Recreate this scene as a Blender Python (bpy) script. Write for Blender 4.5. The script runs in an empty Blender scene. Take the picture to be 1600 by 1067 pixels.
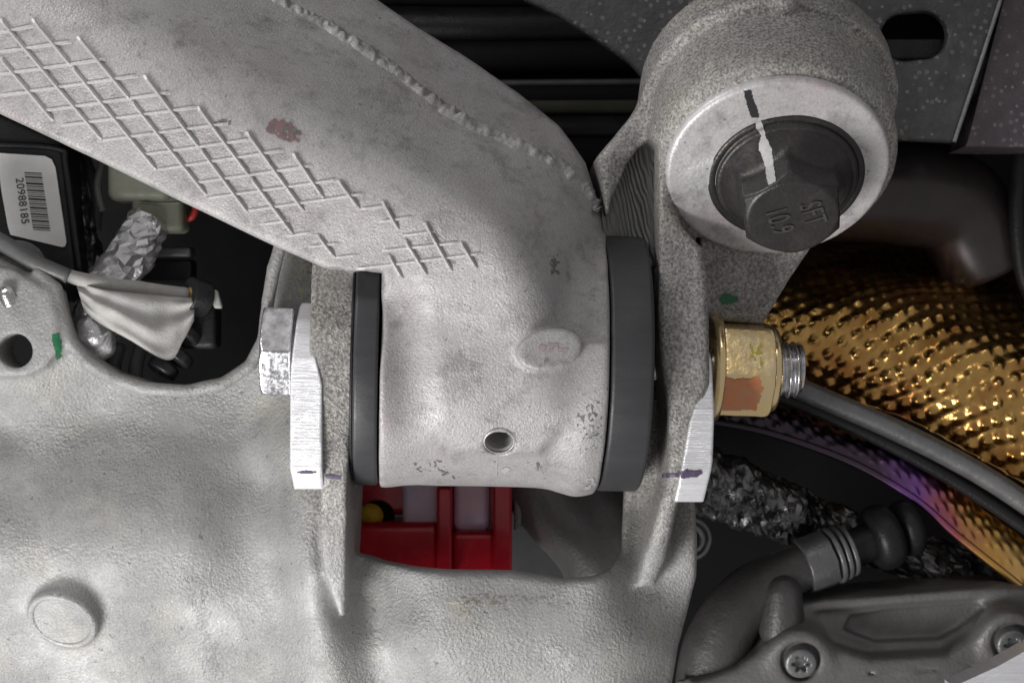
import bpy, bmesh, math, random
import numpy as np
from mathutils import Vector, Matrix
from mathutils.bvhtree import BVHTree
random.seed(7)
rng = np.random.default_rng(7)
S = bpy.context.scene
COL = S.collection

# ------------------------------------------------------------------ camera
D = 28.0
cd = bpy.data.cameras.new('camera'); cam = bpy.data.objects.new('camera', cd); COL.objects.link(cam)
cam.location = (0, -D, 0); cam.rotation_euler = (math.radians(90), 0, 0)
cd.sensor_width = 36; cd.lens = 36 * D / 16.0; cd.clip_end = 300; cd.clip_start = 0.1
cd.dof.use_dof = True; cd.dof.focus_distance = D - 1.2; cd.dof.aperture_fstop = 0.42
S.camera = cam
# ------------------------------------------------------------------ world, lamps, exposure
w = bpy.data.worlds.new('World'); S.world = w; w.use_nodes = True
bg = w.node_tree.nodes['Background']; bg.inputs[0].default_value = (1, .975, .985, 1); bg.inputs[1].default_value = .3
def area(name, loc, target, size, power, col=(1, 1, 1)):
    l = bpy.data.lights.new(name, 'AREA'); l.shape = 'RECTANGLE'; l.size, l.size_y = size; l.energy = power; l.color = col
    o = bpy.data.objects.new(name, l); COL.objects.link(o); o.location = loc
    o.rotation_euler = (Vector(target) - Vector(loc)).to_track_quat('-Z', 'Y').to_euler(); return o
area('workshop_softbox_low', (-12, -12, -15), (0, 0, 0), (9, 8), 5700, (1, .985, .975))
area('workshop_softbox_high', (-13, -7, 13), (2, 0, 1), (6, 4), 1350, (1, .98, .985))
area('added_facet_fill', (4, -16, 19), (2, 0, 0), (4, 2.4), 330, (1, .98, .97))  # added lamp with no source seen, brightens the nut and metal facets
S.view_settings.view_transform = 'Standard'; S.view_settings.look = 'None'; S.view_settings.exposure = 0; S.view_settings.gamma = 1
S.render.engine = 'CYCLES'; S.cycles.use_denoising = True; S.cycles.max_bounces = 6

# ------------------------------------------------------------------ measuring: photo pixel + depth -> point
def P(u, v, y=0.0):
    s = (D + y) / D / 100.0
    return np.array([(u - 800) * s, y, (533.5 - v) * s])
def Q(pts, y=0.0):
    return [tuple(P(u, v, y)[[0, 2]]) for u, v in pts]

# ------------------------------------------------------------------ numpy noise
_h = rng.random((64, 64, 64)).astype(np.float32)
def vnoise(x, y, z, s):
    x, y, z = x * s + 1000.3, y * s + 1000.7, z * s + 1000.1
    i, j, k = np.floor(x).astype(int), np.floor(y).astype(int), np.floor(z).astype(int)
    a, b, c = x - i, y - j, z - k
    a = a * a * (3 - 2 * a); b = b * b * (3 - 2 * b); c = c * c * (3 - 2 * c)
    i0, j0, k0, i1, j1, k1 = i & 63, j & 63, k & 63, (i + 1) & 63, (j + 1) & 63, (k + 1) & 63
    L = lambda p, q, t: p + (q - p) * t
    return L(L(L(_h[i0, j0, k0], _h[i1, j0, k0], a), L(_h[i0, j1, k0], _h[i1, j1, k0], a), b),
             L(L(_h[i0, j0, k1], _h[i1, j0, k1], a), L(_h[i0, j1, k1], _h[i1, j1, k1], a), b), c) - .5
# ------------------------------------------------------------------ signed distance shapes
def smin(a, b, k):
    h = np.maximum(k - np.abs(a - b), 0) / k
    return np.minimum(a, b) - h * h * k * .25
def smax(a, b, k): return -smin(-a, -b, k)
def poly2(px, pz, V):
    V = np.array(V); d = np.full(px.shape, 1e9); s = np.ones(px.shape)
    n = len(V); j = n - 1
    for i in range(n):
        ex, ez = V[j] - V[i]; wx, wz = px - V[i][0], pz - V[i][1]
        t = np.clip((wx * ex + wz * ez) / (ex * ex + ez * ez + 1e-12), 0, 1)
        bx, bz = wx - ex * t, wz - ez * t
        d = np.minimum(d, bx * bx + bz * bz)
        c1 = pz >= V[i][1]; c2 = pz < V[j][1]; c3 = ex * wz > ez * wx
        s = np.where((c1 & c2 & c3) | (~c1 & ~c2 & ~c3), -s, s)
        j = i
    return s * np.sqrt(d)
def capsule(p, a, b, r1, r2=None):
    r2 = r1 if r2 is None else r2
    x, y, z = p; a = np.array(a); b = np.array(b); e = b - a
    t = np.clip(((x - a[0]) * e[0] + (y - a[1]) * e[1] + (z - a[2]) * e[2]) / (e @ e), 0, 1)
    return np.sqrt((x - a[0] - e[0] * t) ** 2 + (y - a[1] - e[1] * t) ** 2 + (z - a[2] - e[2] * t) ** 2) - (r1 + (r2 - r1) * t)
def chain(p, pts, r, k=.05):
    d = None
    for a, b in zip(pts[:-1], pts[1:]):
        c = capsule(p, a, b, r); d = c if d is None else smin(d, c, k)
    return d
def axial(p, o, ax):
    x, y, z = p; ax = np.array(ax, float); ax /= np.linalg.norm(ax)
    t = (x - o[0]) * ax[0] + (y - o[1]) * ax[1] + (z - o[2]) * ax[2]
    r = np.sqrt(np.maximum((x - o[0] - ax[0] * t) ** 2 + (y - o[1] - ax[1] * t) ** 2 + (z - o[2] - ax[2] * t) ** 2, 0))
    return t, r
def cyl(p, o, ax, t0, t1, R, rd=.03):
    t, r = axial(p, o, ax)
    return smax(r - R, np.maximum(t0 - t, t - t1), rd * 2)
def plane3(a, b, c):
    a, b, c = map(np.array, (a, b, c)); n = np.cross(b - a, c - a); n /= np.linalg.norm(n)
    if n[1] > 0: n = -n
    return lambda p: (p[0] - a[0]) * n[0] + (p[1] - a[1]) * n[1] + (p[2] - a[2]) * n[2]
def basis(ax):
    ax = np.array(ax, float); ax /= np.linalg.norm(ax)
    u = np.cross(ax, (0, 0, 1.)) if abs(ax[2]) < .9 else np.cross(ax, (1., 0, 0)); u /= np.linalg.norm(u)
    return ax, u, np.cross(ax, u)
def hexd(p, o, ax, apo, rot=0):
    ax, u, v = basis(ax); x, y, z = p
    a = (x - o[0]) * u[0] + (y - o[1]) * u[1] + (z - o[2]) * u[2]
    b = (x - o[0]) * v[0] + (y - o[1]) * v[1] + (z - o[2]) * v[2]
    d = np.full(a.shape, -1e9)
    for k in range(6):
        an = rot + k * math.pi / 3; d = np.maximum(d, a * math.cos(an) + b * math.sin(an))
    return d - apo

def surface(f, lo, hi, h, proj=1):
    lo = np.array(lo, float); n = np.ceil((np.array(hi) - lo) / h).astype(int) + 1
    B = 8; nb = np.ceil(n / B).astype(int); n = nb * B + 1
    c = [lo[i] + (np.arange(nb[i]) + .5) * B * h for i in range(3)]
    X, Y, Z = np.meshgrid(*c, indexing='ij'); d = f((X, Y, Z))
    act = np.abs(d) < B * h * .87 * 1.35 + h
    sgn = np.where(d > 0, 1., -1.).astype(np.float32)
    G = np.ones(n, np.float32)
    for (i, j, k) in np.ndindex(*nb): G[i*B:i*B+B+1, j*B:j*B+B+1, k*B:k*B+B+1] = sgn[i, j, k]
    M = np.zeros(n, bool)
    for (i, j, k) in np.argwhere(act): M[i*B:i*B+B+1, j*B:j*B+B+1, k*B:k*B+B+1] = True
    I = np.argwhere(M)
    for s in range(0, len(I), 600000):
        q = I[s:s+600000]; p = lo + q * h
        G[q[:, 0], q[:, 1], q[:, 2]] = f((p[:, 0], p[:, 1], p[:, 2]))
    ins = G < 0
    c8 = [ins[i:n[0]-1+i, j:n[1]-1+j, k:n[2]-1+k] for i in (0, 1) for j in (0, 1) for k in (0, 1)]
    cnt = sum(a.astype(np.int8) for a in c8)
    A = np.argwhere((cnt > 0) & (cnt < 8))
    idx = -np.ones(n, np.int32); idx[A[:, 0], A[:, 1], A[:, 2]] = np.arange(len(A))
    acc = np.zeros((len(A), 3)); num = np.zeros(len(A))
    for ax in range(3):
        o1, o2 = [a for a in range(3) if a != ax]
        for u in (0, 1):
            for v in (0, 1):
                a = np.zeros(3, int); a[o1] = u; a[o2] = v; b = a.copy(); b[ax] = 1
                ia, ib = A + a, A + b
                ga = G[ia[:, 0], ia[:, 1], ia[:, 2]]; gb = G[ib[:, 0], ib[:, 1], ib[:, 2]]
                m = (ga < 0) != (gb < 0); t = np.where(m, ga / (ga - gb + 1e-12), 0)
                q = np.tile(a.astype(float), (len(A), 1)); q[:, ax] = t
                acc += q * m[:, None]; num += m
    V = lo + (A + acc / num[:, None]) * h
    for _ in range(proj):
        e = h * .3; p = (V[:, 0], V[:, 1], V[:, 2]); d0 = f(p)
        g = np.stack([(f((p[0] + e, p[1], p[2])) - d0) / e, (f((p[0], p[1] + e, p[2])) - d0) / e, (f((p[0], p[1], p[2] + e)) - d0) / e], 1)
        g2 = np.maximum((g * g).sum(1), .15); st = (d0 / g2)[:, None] * g
        V -= np.clip(st, -h * .5, h * .5)
    F = []
    for ax in range(3):
        o1, o2 = (ax + 1) % 3, (ax + 2) % 3
        sl0 = [slice(0, n[i] - 1) for i in range(3)]; sl1 = list(sl0)
        sl0[o1] = slice(1, n[o1] - 1); sl0[o2] = slice(1, n[o2] - 1); sl1 = list(sl0); sl1[ax] = slice(1, n[ax])
        a, b = ins[tuple(sl0)], ins[tuple(sl1)]
        E = np.argwhere(a != b); off = np.zeros(3, int); off[o1] = 1; off[o2] = 1; E = E + off
        flip = ins[E[:, 0], E[:, 1], E[:, 2]]
        def at(du, dv):
            q = E.copy(); q[:, o1] += du; q[:, o2] += dv; return idx[q[:, 0], q[:, 1], q[:, 2]]
        q = np.stack([at(-1, -1), at(0, -1), at(0, 0), at(-1, 0)], 1)
        q[~flip] = q[~flip][:, ::-1]; F.append(q)
    F = np.concatenate(F); F = F[(F >= 0).all(1)]
    return V, F

# ------------------------------------------------------------------ linking
def mesh_obj(name, V, F, mat, parent=None, smooth=True):
    V = np.array(V, float)
    root = parent
    while root is not None and root.parent is not None: root = root.parent
    if root is not None: V = V - np.array(root.location)
    me = bpy.data.meshes.new(name)
    if isinstance(F, np.ndarray) and F.shape[1] == 4:
        me.vertices.add(len(V)); me.vertices.foreach_set('co', V.astype(np.float32).ravel())
        me.loops.add(len(F) * 4); me.loops.foreach_set('vertex_index', F.astype(np.int32).ravel())
        me.polygons.add(len(F)); me.polygons.foreach_set('loop_start', np.arange(0, len(F) * 4, 4, dtype=np.int32))
        me.update(calc_edges=True); me.validate()
    else:
        me.from_pydata([tuple(v) for v in V], [], [tuple(int(i) for i in f) for f in F]); me.update()
    if smooth: me.polygons.foreach_set('use_smooth', [True] * len(me.polygons))
    me.materials.append(mat)
    o = bpy.data.objects.new(name, me); COL.objects.link(o)
    if parent is not None: o.parent = parent
    return o
def thing(name, label, cat, loc, group=None):
    o = bpy.data.objects.new(name, None); COL.objects.link(o); o.location = tuple(loc); o.empty_display_size = .2
    o['label'] = label; o['category'] = cat
    if group: o['group'] = group
    return o
def tag(o, label, cat, group=None):
    o['label'] = label; o['category'] = cat
    if group: o['group'] = group
    return o
def sdf(name, f, lo, hi, h, mat, parent=None, proj=1):
    V, F = surface(f, lo, hi, h, proj); return mesh_obj(name, V, F, mat, parent)
def box_around(pts, m):
    a = np.array(pts); return a.min(0) - m, a.max(0) + m
def smoothpath(pts, n=10):
    pts = [np.array(p, float) for p in pts]; out = []
    q = [2 * pts[0] - pts[1]] + pts + [2 * pts[-1] - pts[-2]]
    for i in range(1, len(q) - 2):
        for k in range(n):
            t = k / n; a, b, c, d = q[i-1], q[i], q[i+1], q[i+2]
            out.append(.5 * ((2*b) + (-a + c) * t + (2*a - 5*b + 4*c - d) * t*t + (-a + 3*b - 3*c + d) * t**3))
    out.append(pts[-1]); return out
def tube(name, pts, r, mat, parent=None, seg=20, n=10, wob=0, wscale=3, facet=False, cap=True):
    """tube along a smooth path; r number or list of radii at the control points"""
    path = smoothpath(pts, n); m = len(path)
    rr = np.interp(np.linspace(0, 1, m), np.linspace(0, 1, len(pts)), r if hasattr(r, '__len__') else [r] * len(pts))
    V = []; up = None
    for i, p in enumerate(path):
        t = path[min(i + 1, m - 1)] - path[max(i - 1, 0)]; t /= np.linalg.norm(t)
        if up is None: up = np.cross(t, (0.3, 1, 0.2)); 
        up = up - t * (up @ t); up /= np.linalg.norm(up); s = np.cross(t, up)
        for k in range(seg):
            a = 2 * math.pi * k / seg; dv = up * math.cos(a) + s * math.sin(a)
            R = rr[i]
            q = p + dv * R
            if wob:
                qq = [np.array([c]) for c in q]
                R += wob * (abs(float(vnoise(*qq, wscale)[0])) * 2 - .5 + .6 * float(vnoise(*qq, wscale * 2.7)[0]))
                q = p + dv * R
            V.append(q)
    F = [(i*seg + k, i*seg + (k+1) % seg, (i+1)*seg + (k+1) % seg, (i+1)*seg + k) for i in range(m - 1) for k in range(seg)]
    if cap: F += [tuple(range(seg))[::-1], tuple(range((m-1)*seg, m*seg))]
    if facet:
        V = [v + rng.normal(0, 1, 3) * facet for v in V]
        F = [q for f in F for q in ([(f[0], f[1], f[2]), (f[0], f[2], f[3])] if len(f) == 4 else [f])]
    return mesh_obj(name, V, F, mat, parent, not facet)
def lathe(name, prof, o, ax, mat, parent=None, seg=64, closed=False):
    """prof: list of (t along axis, radius)"""
    ax, u, v = basis(ax); V = []; o = np.array(o)
    for t, r in prof:
        for k in range(seg):
            a = 2 * math.pi * k / seg; V.append(o + ax * t + (u * math.cos(a) + v * math.sin(a)) * r)
    m = len(prof); F = []
    for i in range(m if closed else m - 1):
        for k in range(seg):
            j = (i + 1) % m; F.append((i*seg + k, i*seg + (k+1) % seg, j*seg + (k+1) % seg, j*seg + k))
    return mesh_obj(name, V, F, mat, parent)
def rprof(t0, t1, r0, r1, b=.05):
    """closed ring profile with rounded corners"""
    q = []
    for (ct, cr, a0) in ((t1 - b, r1 - b, 0), (t0 + b, r1 - b, 90), (t0 + b, r0 + b, 180), (t1 - b, r0 + b, 270)):
        for k in range(5):
            a = math.radians(a0 + k * 22.5); q.append((ct + b * math.cos(a), cr + b * math.sin(a)))
    return q
def thread(name, o, ax, L, R, pitch, depth, mat, parent=None, seg=48, per=8):
    ax, u, v = basis(ax); o = np.array(o); n = int(L / pitch * per); V = []
    for i in range(n + 1):
        t = L * i / n
        for k in range(seg):
            a = 2 * math.pi * k / seg; ph = (t / pitch - k / seg) % 1
            prof = min(1, max(0, abs(ph * 2 - 1) * 1.35 - .2)); taper = min(1, (L - t) / (pitch * .9))
            r = (R - depth * (1 - prof)) * (.84 + .16 * taper ** .5)
            V.append(o + ax * t + (u * math.cos(a) + v * math.sin(a)) * r)
    F = [(i*seg + k, i*seg + (k+1) % seg, (i+1)*seg + (k+1) % seg, (i+1)*seg + k) for i in range(n) for k in range(seg)]
    F.append(tuple(range(n * seg, n * seg + seg)))
    return mesh_obj(name, V, F, mat, parent)

# ------------------------------------------------------------------ materials
def newmat(name):
    m = bpy.data.materials.new(name); m.use_nodes = True; nt = m.node_tree
    return m, nt, nt.nodes['Principled BSDF']
def N(nt, t, **kw):
    n = nt.nodes.new(t)
    for k, v in kw.items():
        if k in n.inputs: n.inputs[k].default_value = v
        else: setattr(n, k, v)
    return n
def noise_(nt, co, scale, detail=4, rough=.6, dist=0):
    n = N(nt, 'ShaderNodeTexNoise'); n.inputs['Scale'].default_value = scale; n.inputs['Detail'].default_value = detail
    n.inputs['Roughness'].default_value = rough; n.inputs['Distortion'].default_value = dist
    nt.links.new(co, n.inputs['Vector']); return n.outputs['Fac']
def ramp(nt, fac, stops):
    r = N(nt, 'ShaderNodeValToRGB'); e = r.color_ramp.elements
    while len(e) < len(stops): e.new(.5)
    for i, (p, c) in enumerate(stops):
        e[i].position = p; e[i].color = (*c, 1) if hasattr(c, '__len__') else (c, c, c, 1)
    nt.links.new(fac, r.inputs[0]); return r.outputs[0]
def mixc(nt, fac, a, b, mode='MIX'):
    m = N(nt, 'ShaderNodeMix', data_type='RGBA', blend_type=mode)
    if hasattr(fac, 'links') or hasattr(fac, 'is_linked'): nt.links.new(fac, m.inputs[0])
    else: m.inputs[0].default_value = fac
    for s, x in ((6, a), (7, b)):
        if hasattr(x, 'is_linked'): nt.links.new(x, m.inputs[s])
        else: m.inputs[s].default_value = (*x, 1)
    return m.outputs[2]
def coords(nt, scale=(1, 1, 1), rot=(0, 0, 0)):
    t = N(nt, 'ShaderNodeTexCoord'); mp = N(nt, 'ShaderNodeMapping'); mp.inputs['Scale'].default_value = scale; mp.inputs['Rotation'].default_value = rot
    nt.links.new(t.outputs['Object'], mp.inputs[0]); return mp.outputs[0]
def cast(name, c1, c2, stain=(.12, .11, .11), stain_amt=.35, tint=None, grain=13, gh=.035, metal=.35, rough=.5, speck=.25, blotch=.45):
    m, nt, b = newmat(name); co = coords(nt)
    big = noise_(nt, co, blotch, 5, .6); col = mixc(nt, ramp(nt, big, [(.35, 0.), (.65, 1.)]), c1, c2)
    if tint:
        tn = noise_(nt, coords(nt, (1, 1, 1), (1, 2, .5)), .8, 3, .5); col = mixc(nt, ramp(nt, tn, [(.52, 0.), (.75, .6)]), col, tint)
    st = noise_(nt, coords(nt, (1, 1, 1), (.4, 0, 2)), 1.7, 9, .72); col = mixc(nt, ramp(nt, st, [(.52, 0.), (.66, stain_amt)]), col, stain)
    md = noise_(nt, coords(nt, (1, 1, 1), (2, 1, 0)), 5.5, 6, .7); col = mixc(nt, ramp(nt, md, [(.55, 0.), (.70, stain_amt * .8)]), col, stain)
    fn = noise_(nt, co, grain * 1.2, 3, .7)
    sp = ramp(nt, fn, [(.3, 1 - speck), (.7, 1.)]); col = mixc(nt, 1.0, col, sp, 'MULTIPLY')
    nt.links.new(col, b.inputs['Base Color']); b.inputs['Metallic'].default_value = metal
    rr = ramp(nt, noise_(nt, co, 3, 5, .6), [(.3, rough - .1), (.7, rough + .12)]); nt.links.new(rr, b.inputs['Roughness'])
    g1 = noise_(nt, co, grain, 4, .62, .3); g2 = noise_(nt, co, 1.1, 3, .5)
    vv = N(nt, 'ShaderNodeTexVoronoi'); vv.inputs['Scale'].default_value = grain * .8; nt.links.new(co, vv.inputs['Vector'])
    a0 = N(nt, 'ShaderNodeMath', operation='MULTIPLY_ADD'); nt.links.new(vv.outputs['Distance'], a0.inputs[0]); a0.inputs[1].default_value = .30; nt.links.new(g1, a0.inputs[2])
    ad = N(nt, 'ShaderNodeMath', operation='MULTIPLY_ADD'); nt.links.new(g2, ad.inputs[0]); ad.inputs[1].default_value = 2.0; nt.links.new(a0.outputs[0], ad.inputs[2])
    pit = noise_(nt, coords(nt, (1, 1, 1), (0, 1, 3)), 8, 2, .5)
    col = mixc(nt, ramp(nt, pit, [(.70, 0.), (.74, .75)]), col, tuple(v * .35 for v in c1)); nt.links.new(col, b.inputs['Base Color'])
    var = ramp(nt, noise_(nt, coords(nt, (1, 1, 1), (3, 0, 1)), .8, 4, .6), [(.38, .35), (.62, 1.)])
    bp = N(nt, 'ShaderNodeBump'); bp.inputs['Strength'].default_value = 1; bp.inputs['Distance'].default_value = gh
    nt.links.new(var, bp.inputs['Strength'])
    nt.links.new(ad.outputs[0], bp.inputs['Height']); nt.links.new(bp.outputs[0], b.inputs['Normal'])
    return m
def plain(name, c, rough=.5, metal=0., c2=None, ns=2., bump=0., bs=20., stretch=(1, 1, 1), rvar=.1, rot=(0, 0, 0), coat=0., spec=.5):
    m, nt, b = newmat(name); co = coords(nt, stretch, rot); b.inputs['Specular IOR Level'].default_value = spec
    n = noise_(nt, co, ns, 6, .65)
    col = mixc(nt, ramp(nt, n, [(.35, 0.), (.65, 1.)]), c, c2 or tuple(x * .7 for x in c))
    nt.links.new(col, b.inputs['Base Color']); b.inputs['Metallic'].default_value = metal
    rr = ramp(nt, noise_(nt, co, ns * 2.3, 5, .6), [(.3, max(.03, rough - rvar)), (.7, min(1, rough + rvar))]); nt.links.new(rr, b.inputs['Roughness'])
    b.inputs['Coat Weight'].default_value = coat
    if bump:
        bp = N(nt, 'ShaderNodeBump'); bp.inputs['Strength'].default_value = 1; bp.inputs['Distance'].default_value = bump
        nt.links.new(noise_(nt, co, bs, 3, .55), bp.inputs['Height']); nt.links.new(bp.outputs[0], b.inputs['Normal'])
    return m
M = {}
M['arm'] = cast('cast_arm', (.50, .49, .485), (.42, .41, .405), tint=(.42, .365, .37), stain_amt=.42, grain=30, gh=.015, metal=.25, rough=.5, speck=.35)
M['rib'] = cast('worn_rib', (.58, .57, .56), (.50, .49, .48), stain_amt=.15, grain=30, gh=.01, metal=.25, rough=.5, speck=.2)
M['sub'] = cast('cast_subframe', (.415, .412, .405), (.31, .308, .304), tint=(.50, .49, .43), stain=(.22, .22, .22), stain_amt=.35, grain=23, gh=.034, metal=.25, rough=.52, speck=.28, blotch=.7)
M['ear'] = cast('cast_ear', (.33, .325, .31), (.27, .265, .255), tint=(.36, .31, .27), stain_amt=.35, grain=17, gh=.05, metal=.35, rough=.45, speck=.4)
def ear_grain_shade(m):
    # coarser grain on ears and boss, with their weaker light put into the colour
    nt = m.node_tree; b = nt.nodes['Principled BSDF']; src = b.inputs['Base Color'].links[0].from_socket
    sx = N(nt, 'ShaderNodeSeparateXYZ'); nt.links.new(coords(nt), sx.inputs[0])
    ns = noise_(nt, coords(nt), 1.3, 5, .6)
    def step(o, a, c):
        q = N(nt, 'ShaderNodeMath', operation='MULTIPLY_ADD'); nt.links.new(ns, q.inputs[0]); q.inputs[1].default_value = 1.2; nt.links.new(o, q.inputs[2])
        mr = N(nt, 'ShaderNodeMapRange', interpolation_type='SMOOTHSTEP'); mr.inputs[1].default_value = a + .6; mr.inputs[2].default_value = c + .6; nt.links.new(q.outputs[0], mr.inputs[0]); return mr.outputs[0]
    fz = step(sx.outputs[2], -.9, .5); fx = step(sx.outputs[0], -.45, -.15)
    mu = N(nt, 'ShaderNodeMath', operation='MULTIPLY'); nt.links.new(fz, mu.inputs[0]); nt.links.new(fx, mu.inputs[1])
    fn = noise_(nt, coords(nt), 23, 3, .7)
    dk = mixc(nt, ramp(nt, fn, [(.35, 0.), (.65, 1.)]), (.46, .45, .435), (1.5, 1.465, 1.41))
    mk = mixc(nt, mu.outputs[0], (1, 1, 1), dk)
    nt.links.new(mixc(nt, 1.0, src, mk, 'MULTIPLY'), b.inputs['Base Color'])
ear_grain_shade(M['sub'])
M['pad'] = cast('machined_pad', (.66, .655, .645), (.56, .53, .535), tint=(.64, .46, .52), stain_amt=.45, grain=20, gh=.01, metal=.3, rough=.45, speck=.2)
M['rubber'] = plain('black_anodised', (.036, .036, .039), .42, .0, (.042, .042, .045), .8, .004, 30, (.4, 3, 3))
M['shim'] = plain('milled_aluminium', (.86, .86, .88), .38, .55, (.78, .78, .80), 1.5, .012, 6, (.3, .3, 14), rvar=.1)
M['zinc'] = plain('zinc_plated', (.85, .85, .88), .2, .95, (.40, .40, .42), 6, .004, 10, rvar=.12)
M['steel'] = plain('bare_steel', (.7, .7, .7), .25, 1., (.5, .5, .5), 3, 0.004, 30)
M['gold'] = plain('yellow_zinc', (.95, .70, .33), .22, .92, (.90, .74, .45), 3.5, .006, 9)
M['orange'] = plain('orange_paint', (.70, .24, .09), .45, .1, (.60, .30, .16), 6, .01, 20)
M['blackox'] = cast('black_oxide', (.045, .043, .043), (.06, .057, .056), stain=(.12, .10, .09), stain_amt=.4, grain=18, gh=.010, metal=.5, rough=.36, speck=.3)
M['embossed'] = plain('lighter_black_oxide', (.11, .107, .105), .4, .5, (.07, .068, .066), 6)  # lighter than the bolt head so the letters stand out
M['print2'] = plain('faded_print', (.22, .22, .21), .9)
M['slate'] = plain('slate_rail', (.07, .07, .072), .5, 0); M['olive'] = plain('olive_rail', (.045, .045, .032), .5, 0)
M['panel'] = plain('dark_panel', (.03, .03, .032), .6, 0)  # even dark base colour of the panel
M['elbow'] = plain('black_cast_pipe', (.085, .082, .08), .45, .2, (.06, .058, .057), 1.5, .012, 16)
M['bore'] = plain('machined_bore', (.42, .41, .40), .35, .3)
M['white'] = plain('white_paint', (.55, .55, .54), .6, 0, (.42, .42, .41), 6, .01, 20)
M['blackpaint'] = plain('black_ink', (.02, .02, .025), .5, 0)
M['purple'] = plain('purple_ink', (.05, .03, .08), .5, 0, (.10, .08, .13), 12)
M['green'] = plain('green_paint', (.01, .16, .06), .45, 0, (.02, .10, .04), 12)
M['brown'] = plain('brown_stain', (.20, .12, .115), .6, 0, (.13, .09, .09), 9)
M['dirt'] = plain('dark_dirt', (.10, .10, .09), .7, 0, (.16, .16, .15), 12)
M['wash'] = cast('grey_wash', (.36, .36, .36), (.30, .30, .30), grain=23, gh=.034, metal=.3, rough=.46)
M['moss'] = plain('olive_dirt', (.16, .15, .10), .7, 0, (.22, .20, .15), 12)
M['bright'] = plain('bare_scratch', (.75, .74, .73), .35, .4)
M['black'] = plain('black_plastic', (.010, .010, .011), .45, 0, (.016, .016, .017), 1.5, .01, 18, spec=.35)
M['dark'] = plain('dark_wall', (.005, .005, .0055), .7, 0, (.009, .0085, .009), .4, spec=.15)
M['dim'] = plain('dark_cast', (.20, .195, .19), .5, .3, (.15, .146, .142), 1.2, .012, 16)
M['dimgrey'] = plain('dark_grey_metal', (.24, .24, .24), .38, .5, (.16, .16, .16), 1.5, .01, 14)
M['cable'] = plain('cable_jacket', (.12, .12, .12), .5, 0, (.09, .09, .09), 2, .008, 12)
M['foil'] = plain('foil', (.85, .85, .86), .32, .75, (.6, .6, .61), 3, .02, 9)
M['blackfoil'] = plain('tarnished_foil', (.30, .30, .30), .34, .9, (.05, .05, .05), 2.2, .03, 9)
M['tape'] = plain('cloth_tape', (.46, .455, .44), .9, 0, (.37, .365, .34), 3, .012, 34)
M['conn'] = plain('connector_green', (.26, .27, .21), .5, 0, (.21, .22, .17), 2, .008, 14)
M['red'] = plain('red_anodised', (.58, .012, .028), .25, .1, (.42, .008, .018), 1.4, coat=.3)
M['redpaint'] = plain('red_seal', (.6, .05, .03), .4)
M['pinkrefl'] = plain('painted_reflection', (.88, .60, .68), .4, 0, (.66, .55, .72), 2, .01, 8)  # pale pink colour painted in for reflections on the red block
M['yellow'] = plain('yellow_plug', (.75, .48, .02), .4, 0, (.5, .3, .02), 6)
M['amber'] = plain('amber_seal', (.42, .27, .08), .4, 0, (.2, .12, .05), 6)
M['whitepl'] = plain('white_plastic', (.55, .56, .52), .5, 0)
M['label'] = plain('paper_label', (.82, .82, .81), .6, 0, (.74, .74, .73), 3)
M['print'] = plain('black_print', (.03, .03, .03), .6)

def shieldmat(name, cols, rough):
    m, nt, b = newmat(name); co = coords(nt)
    n = noise_(nt, co, .7, 4, .6); c = ramp(nt, n, cols); nt.links.new(c, b.inputs['Base Color'])
    b.inputs['Metallic'].default_value = 1
    rr = ramp(nt, noise_(nt, co, 3, 5, .6), [(.3, rough), (.7, rough + .14)]); nt.links.new(rr, b.inputs['Roughness'])
    bp = N(nt, 'ShaderNodeBump'); bp.inputs['Distance'].default_value = .03
    nt.links.new(noise_(nt, co, 4, 3, .5), bp.inputs['Height']); nt.links.new(bp.outputs[0], b.inputs['Normal'])
    return m
M['shield'] = shieldmat('gold_shield', [(.32, (.30, .13, .03)), (.5, (.66, .40, .13)), (.68, (.36, .13, .04))], .19)
def stripmat():
    m, nt, b = newmat('tempered_strip'); co = coords(nt)
    sx = N(nt, 'ShaderNodeSeparateXYZ'); nt.links.new(co, sx.inputs[0])
    mr = N(nt, 'ShaderNodeMapRange'); mr.inputs[1].default_value = -2.6; mr.inputs[2].default_value = 2.6; nt.links.new(sx.outputs[0], mr.inputs[0])
    ns = noise_(nt, co, 1.5, 4, .6); ad = N(nt, 'ShaderNodeMath', operation='MULTIPLY_ADD'); nt.links.new(ns, ad.inputs[0]); ad.inputs[1].default_value = .25
    nt.links.new(mr.outputs[0], ad.inputs[2])
    c = ramp(nt, ad.outputs[0], [(.15, (.06, .05, .06)), (.55, (.10, .07, .10)), (.70, (.30, .13, .42)), (.80, (.55, .16, .16)), (.92, (.75, .42, .12)), (1., (.8, .5, .18))])
    nt.links.new(c, b.inputs['Base Color']); b.inputs['Metallic'].default_value = 1; b.inputs['Roughness'].default_value = .3
    return m
M['strip'] = stripmat()
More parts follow.
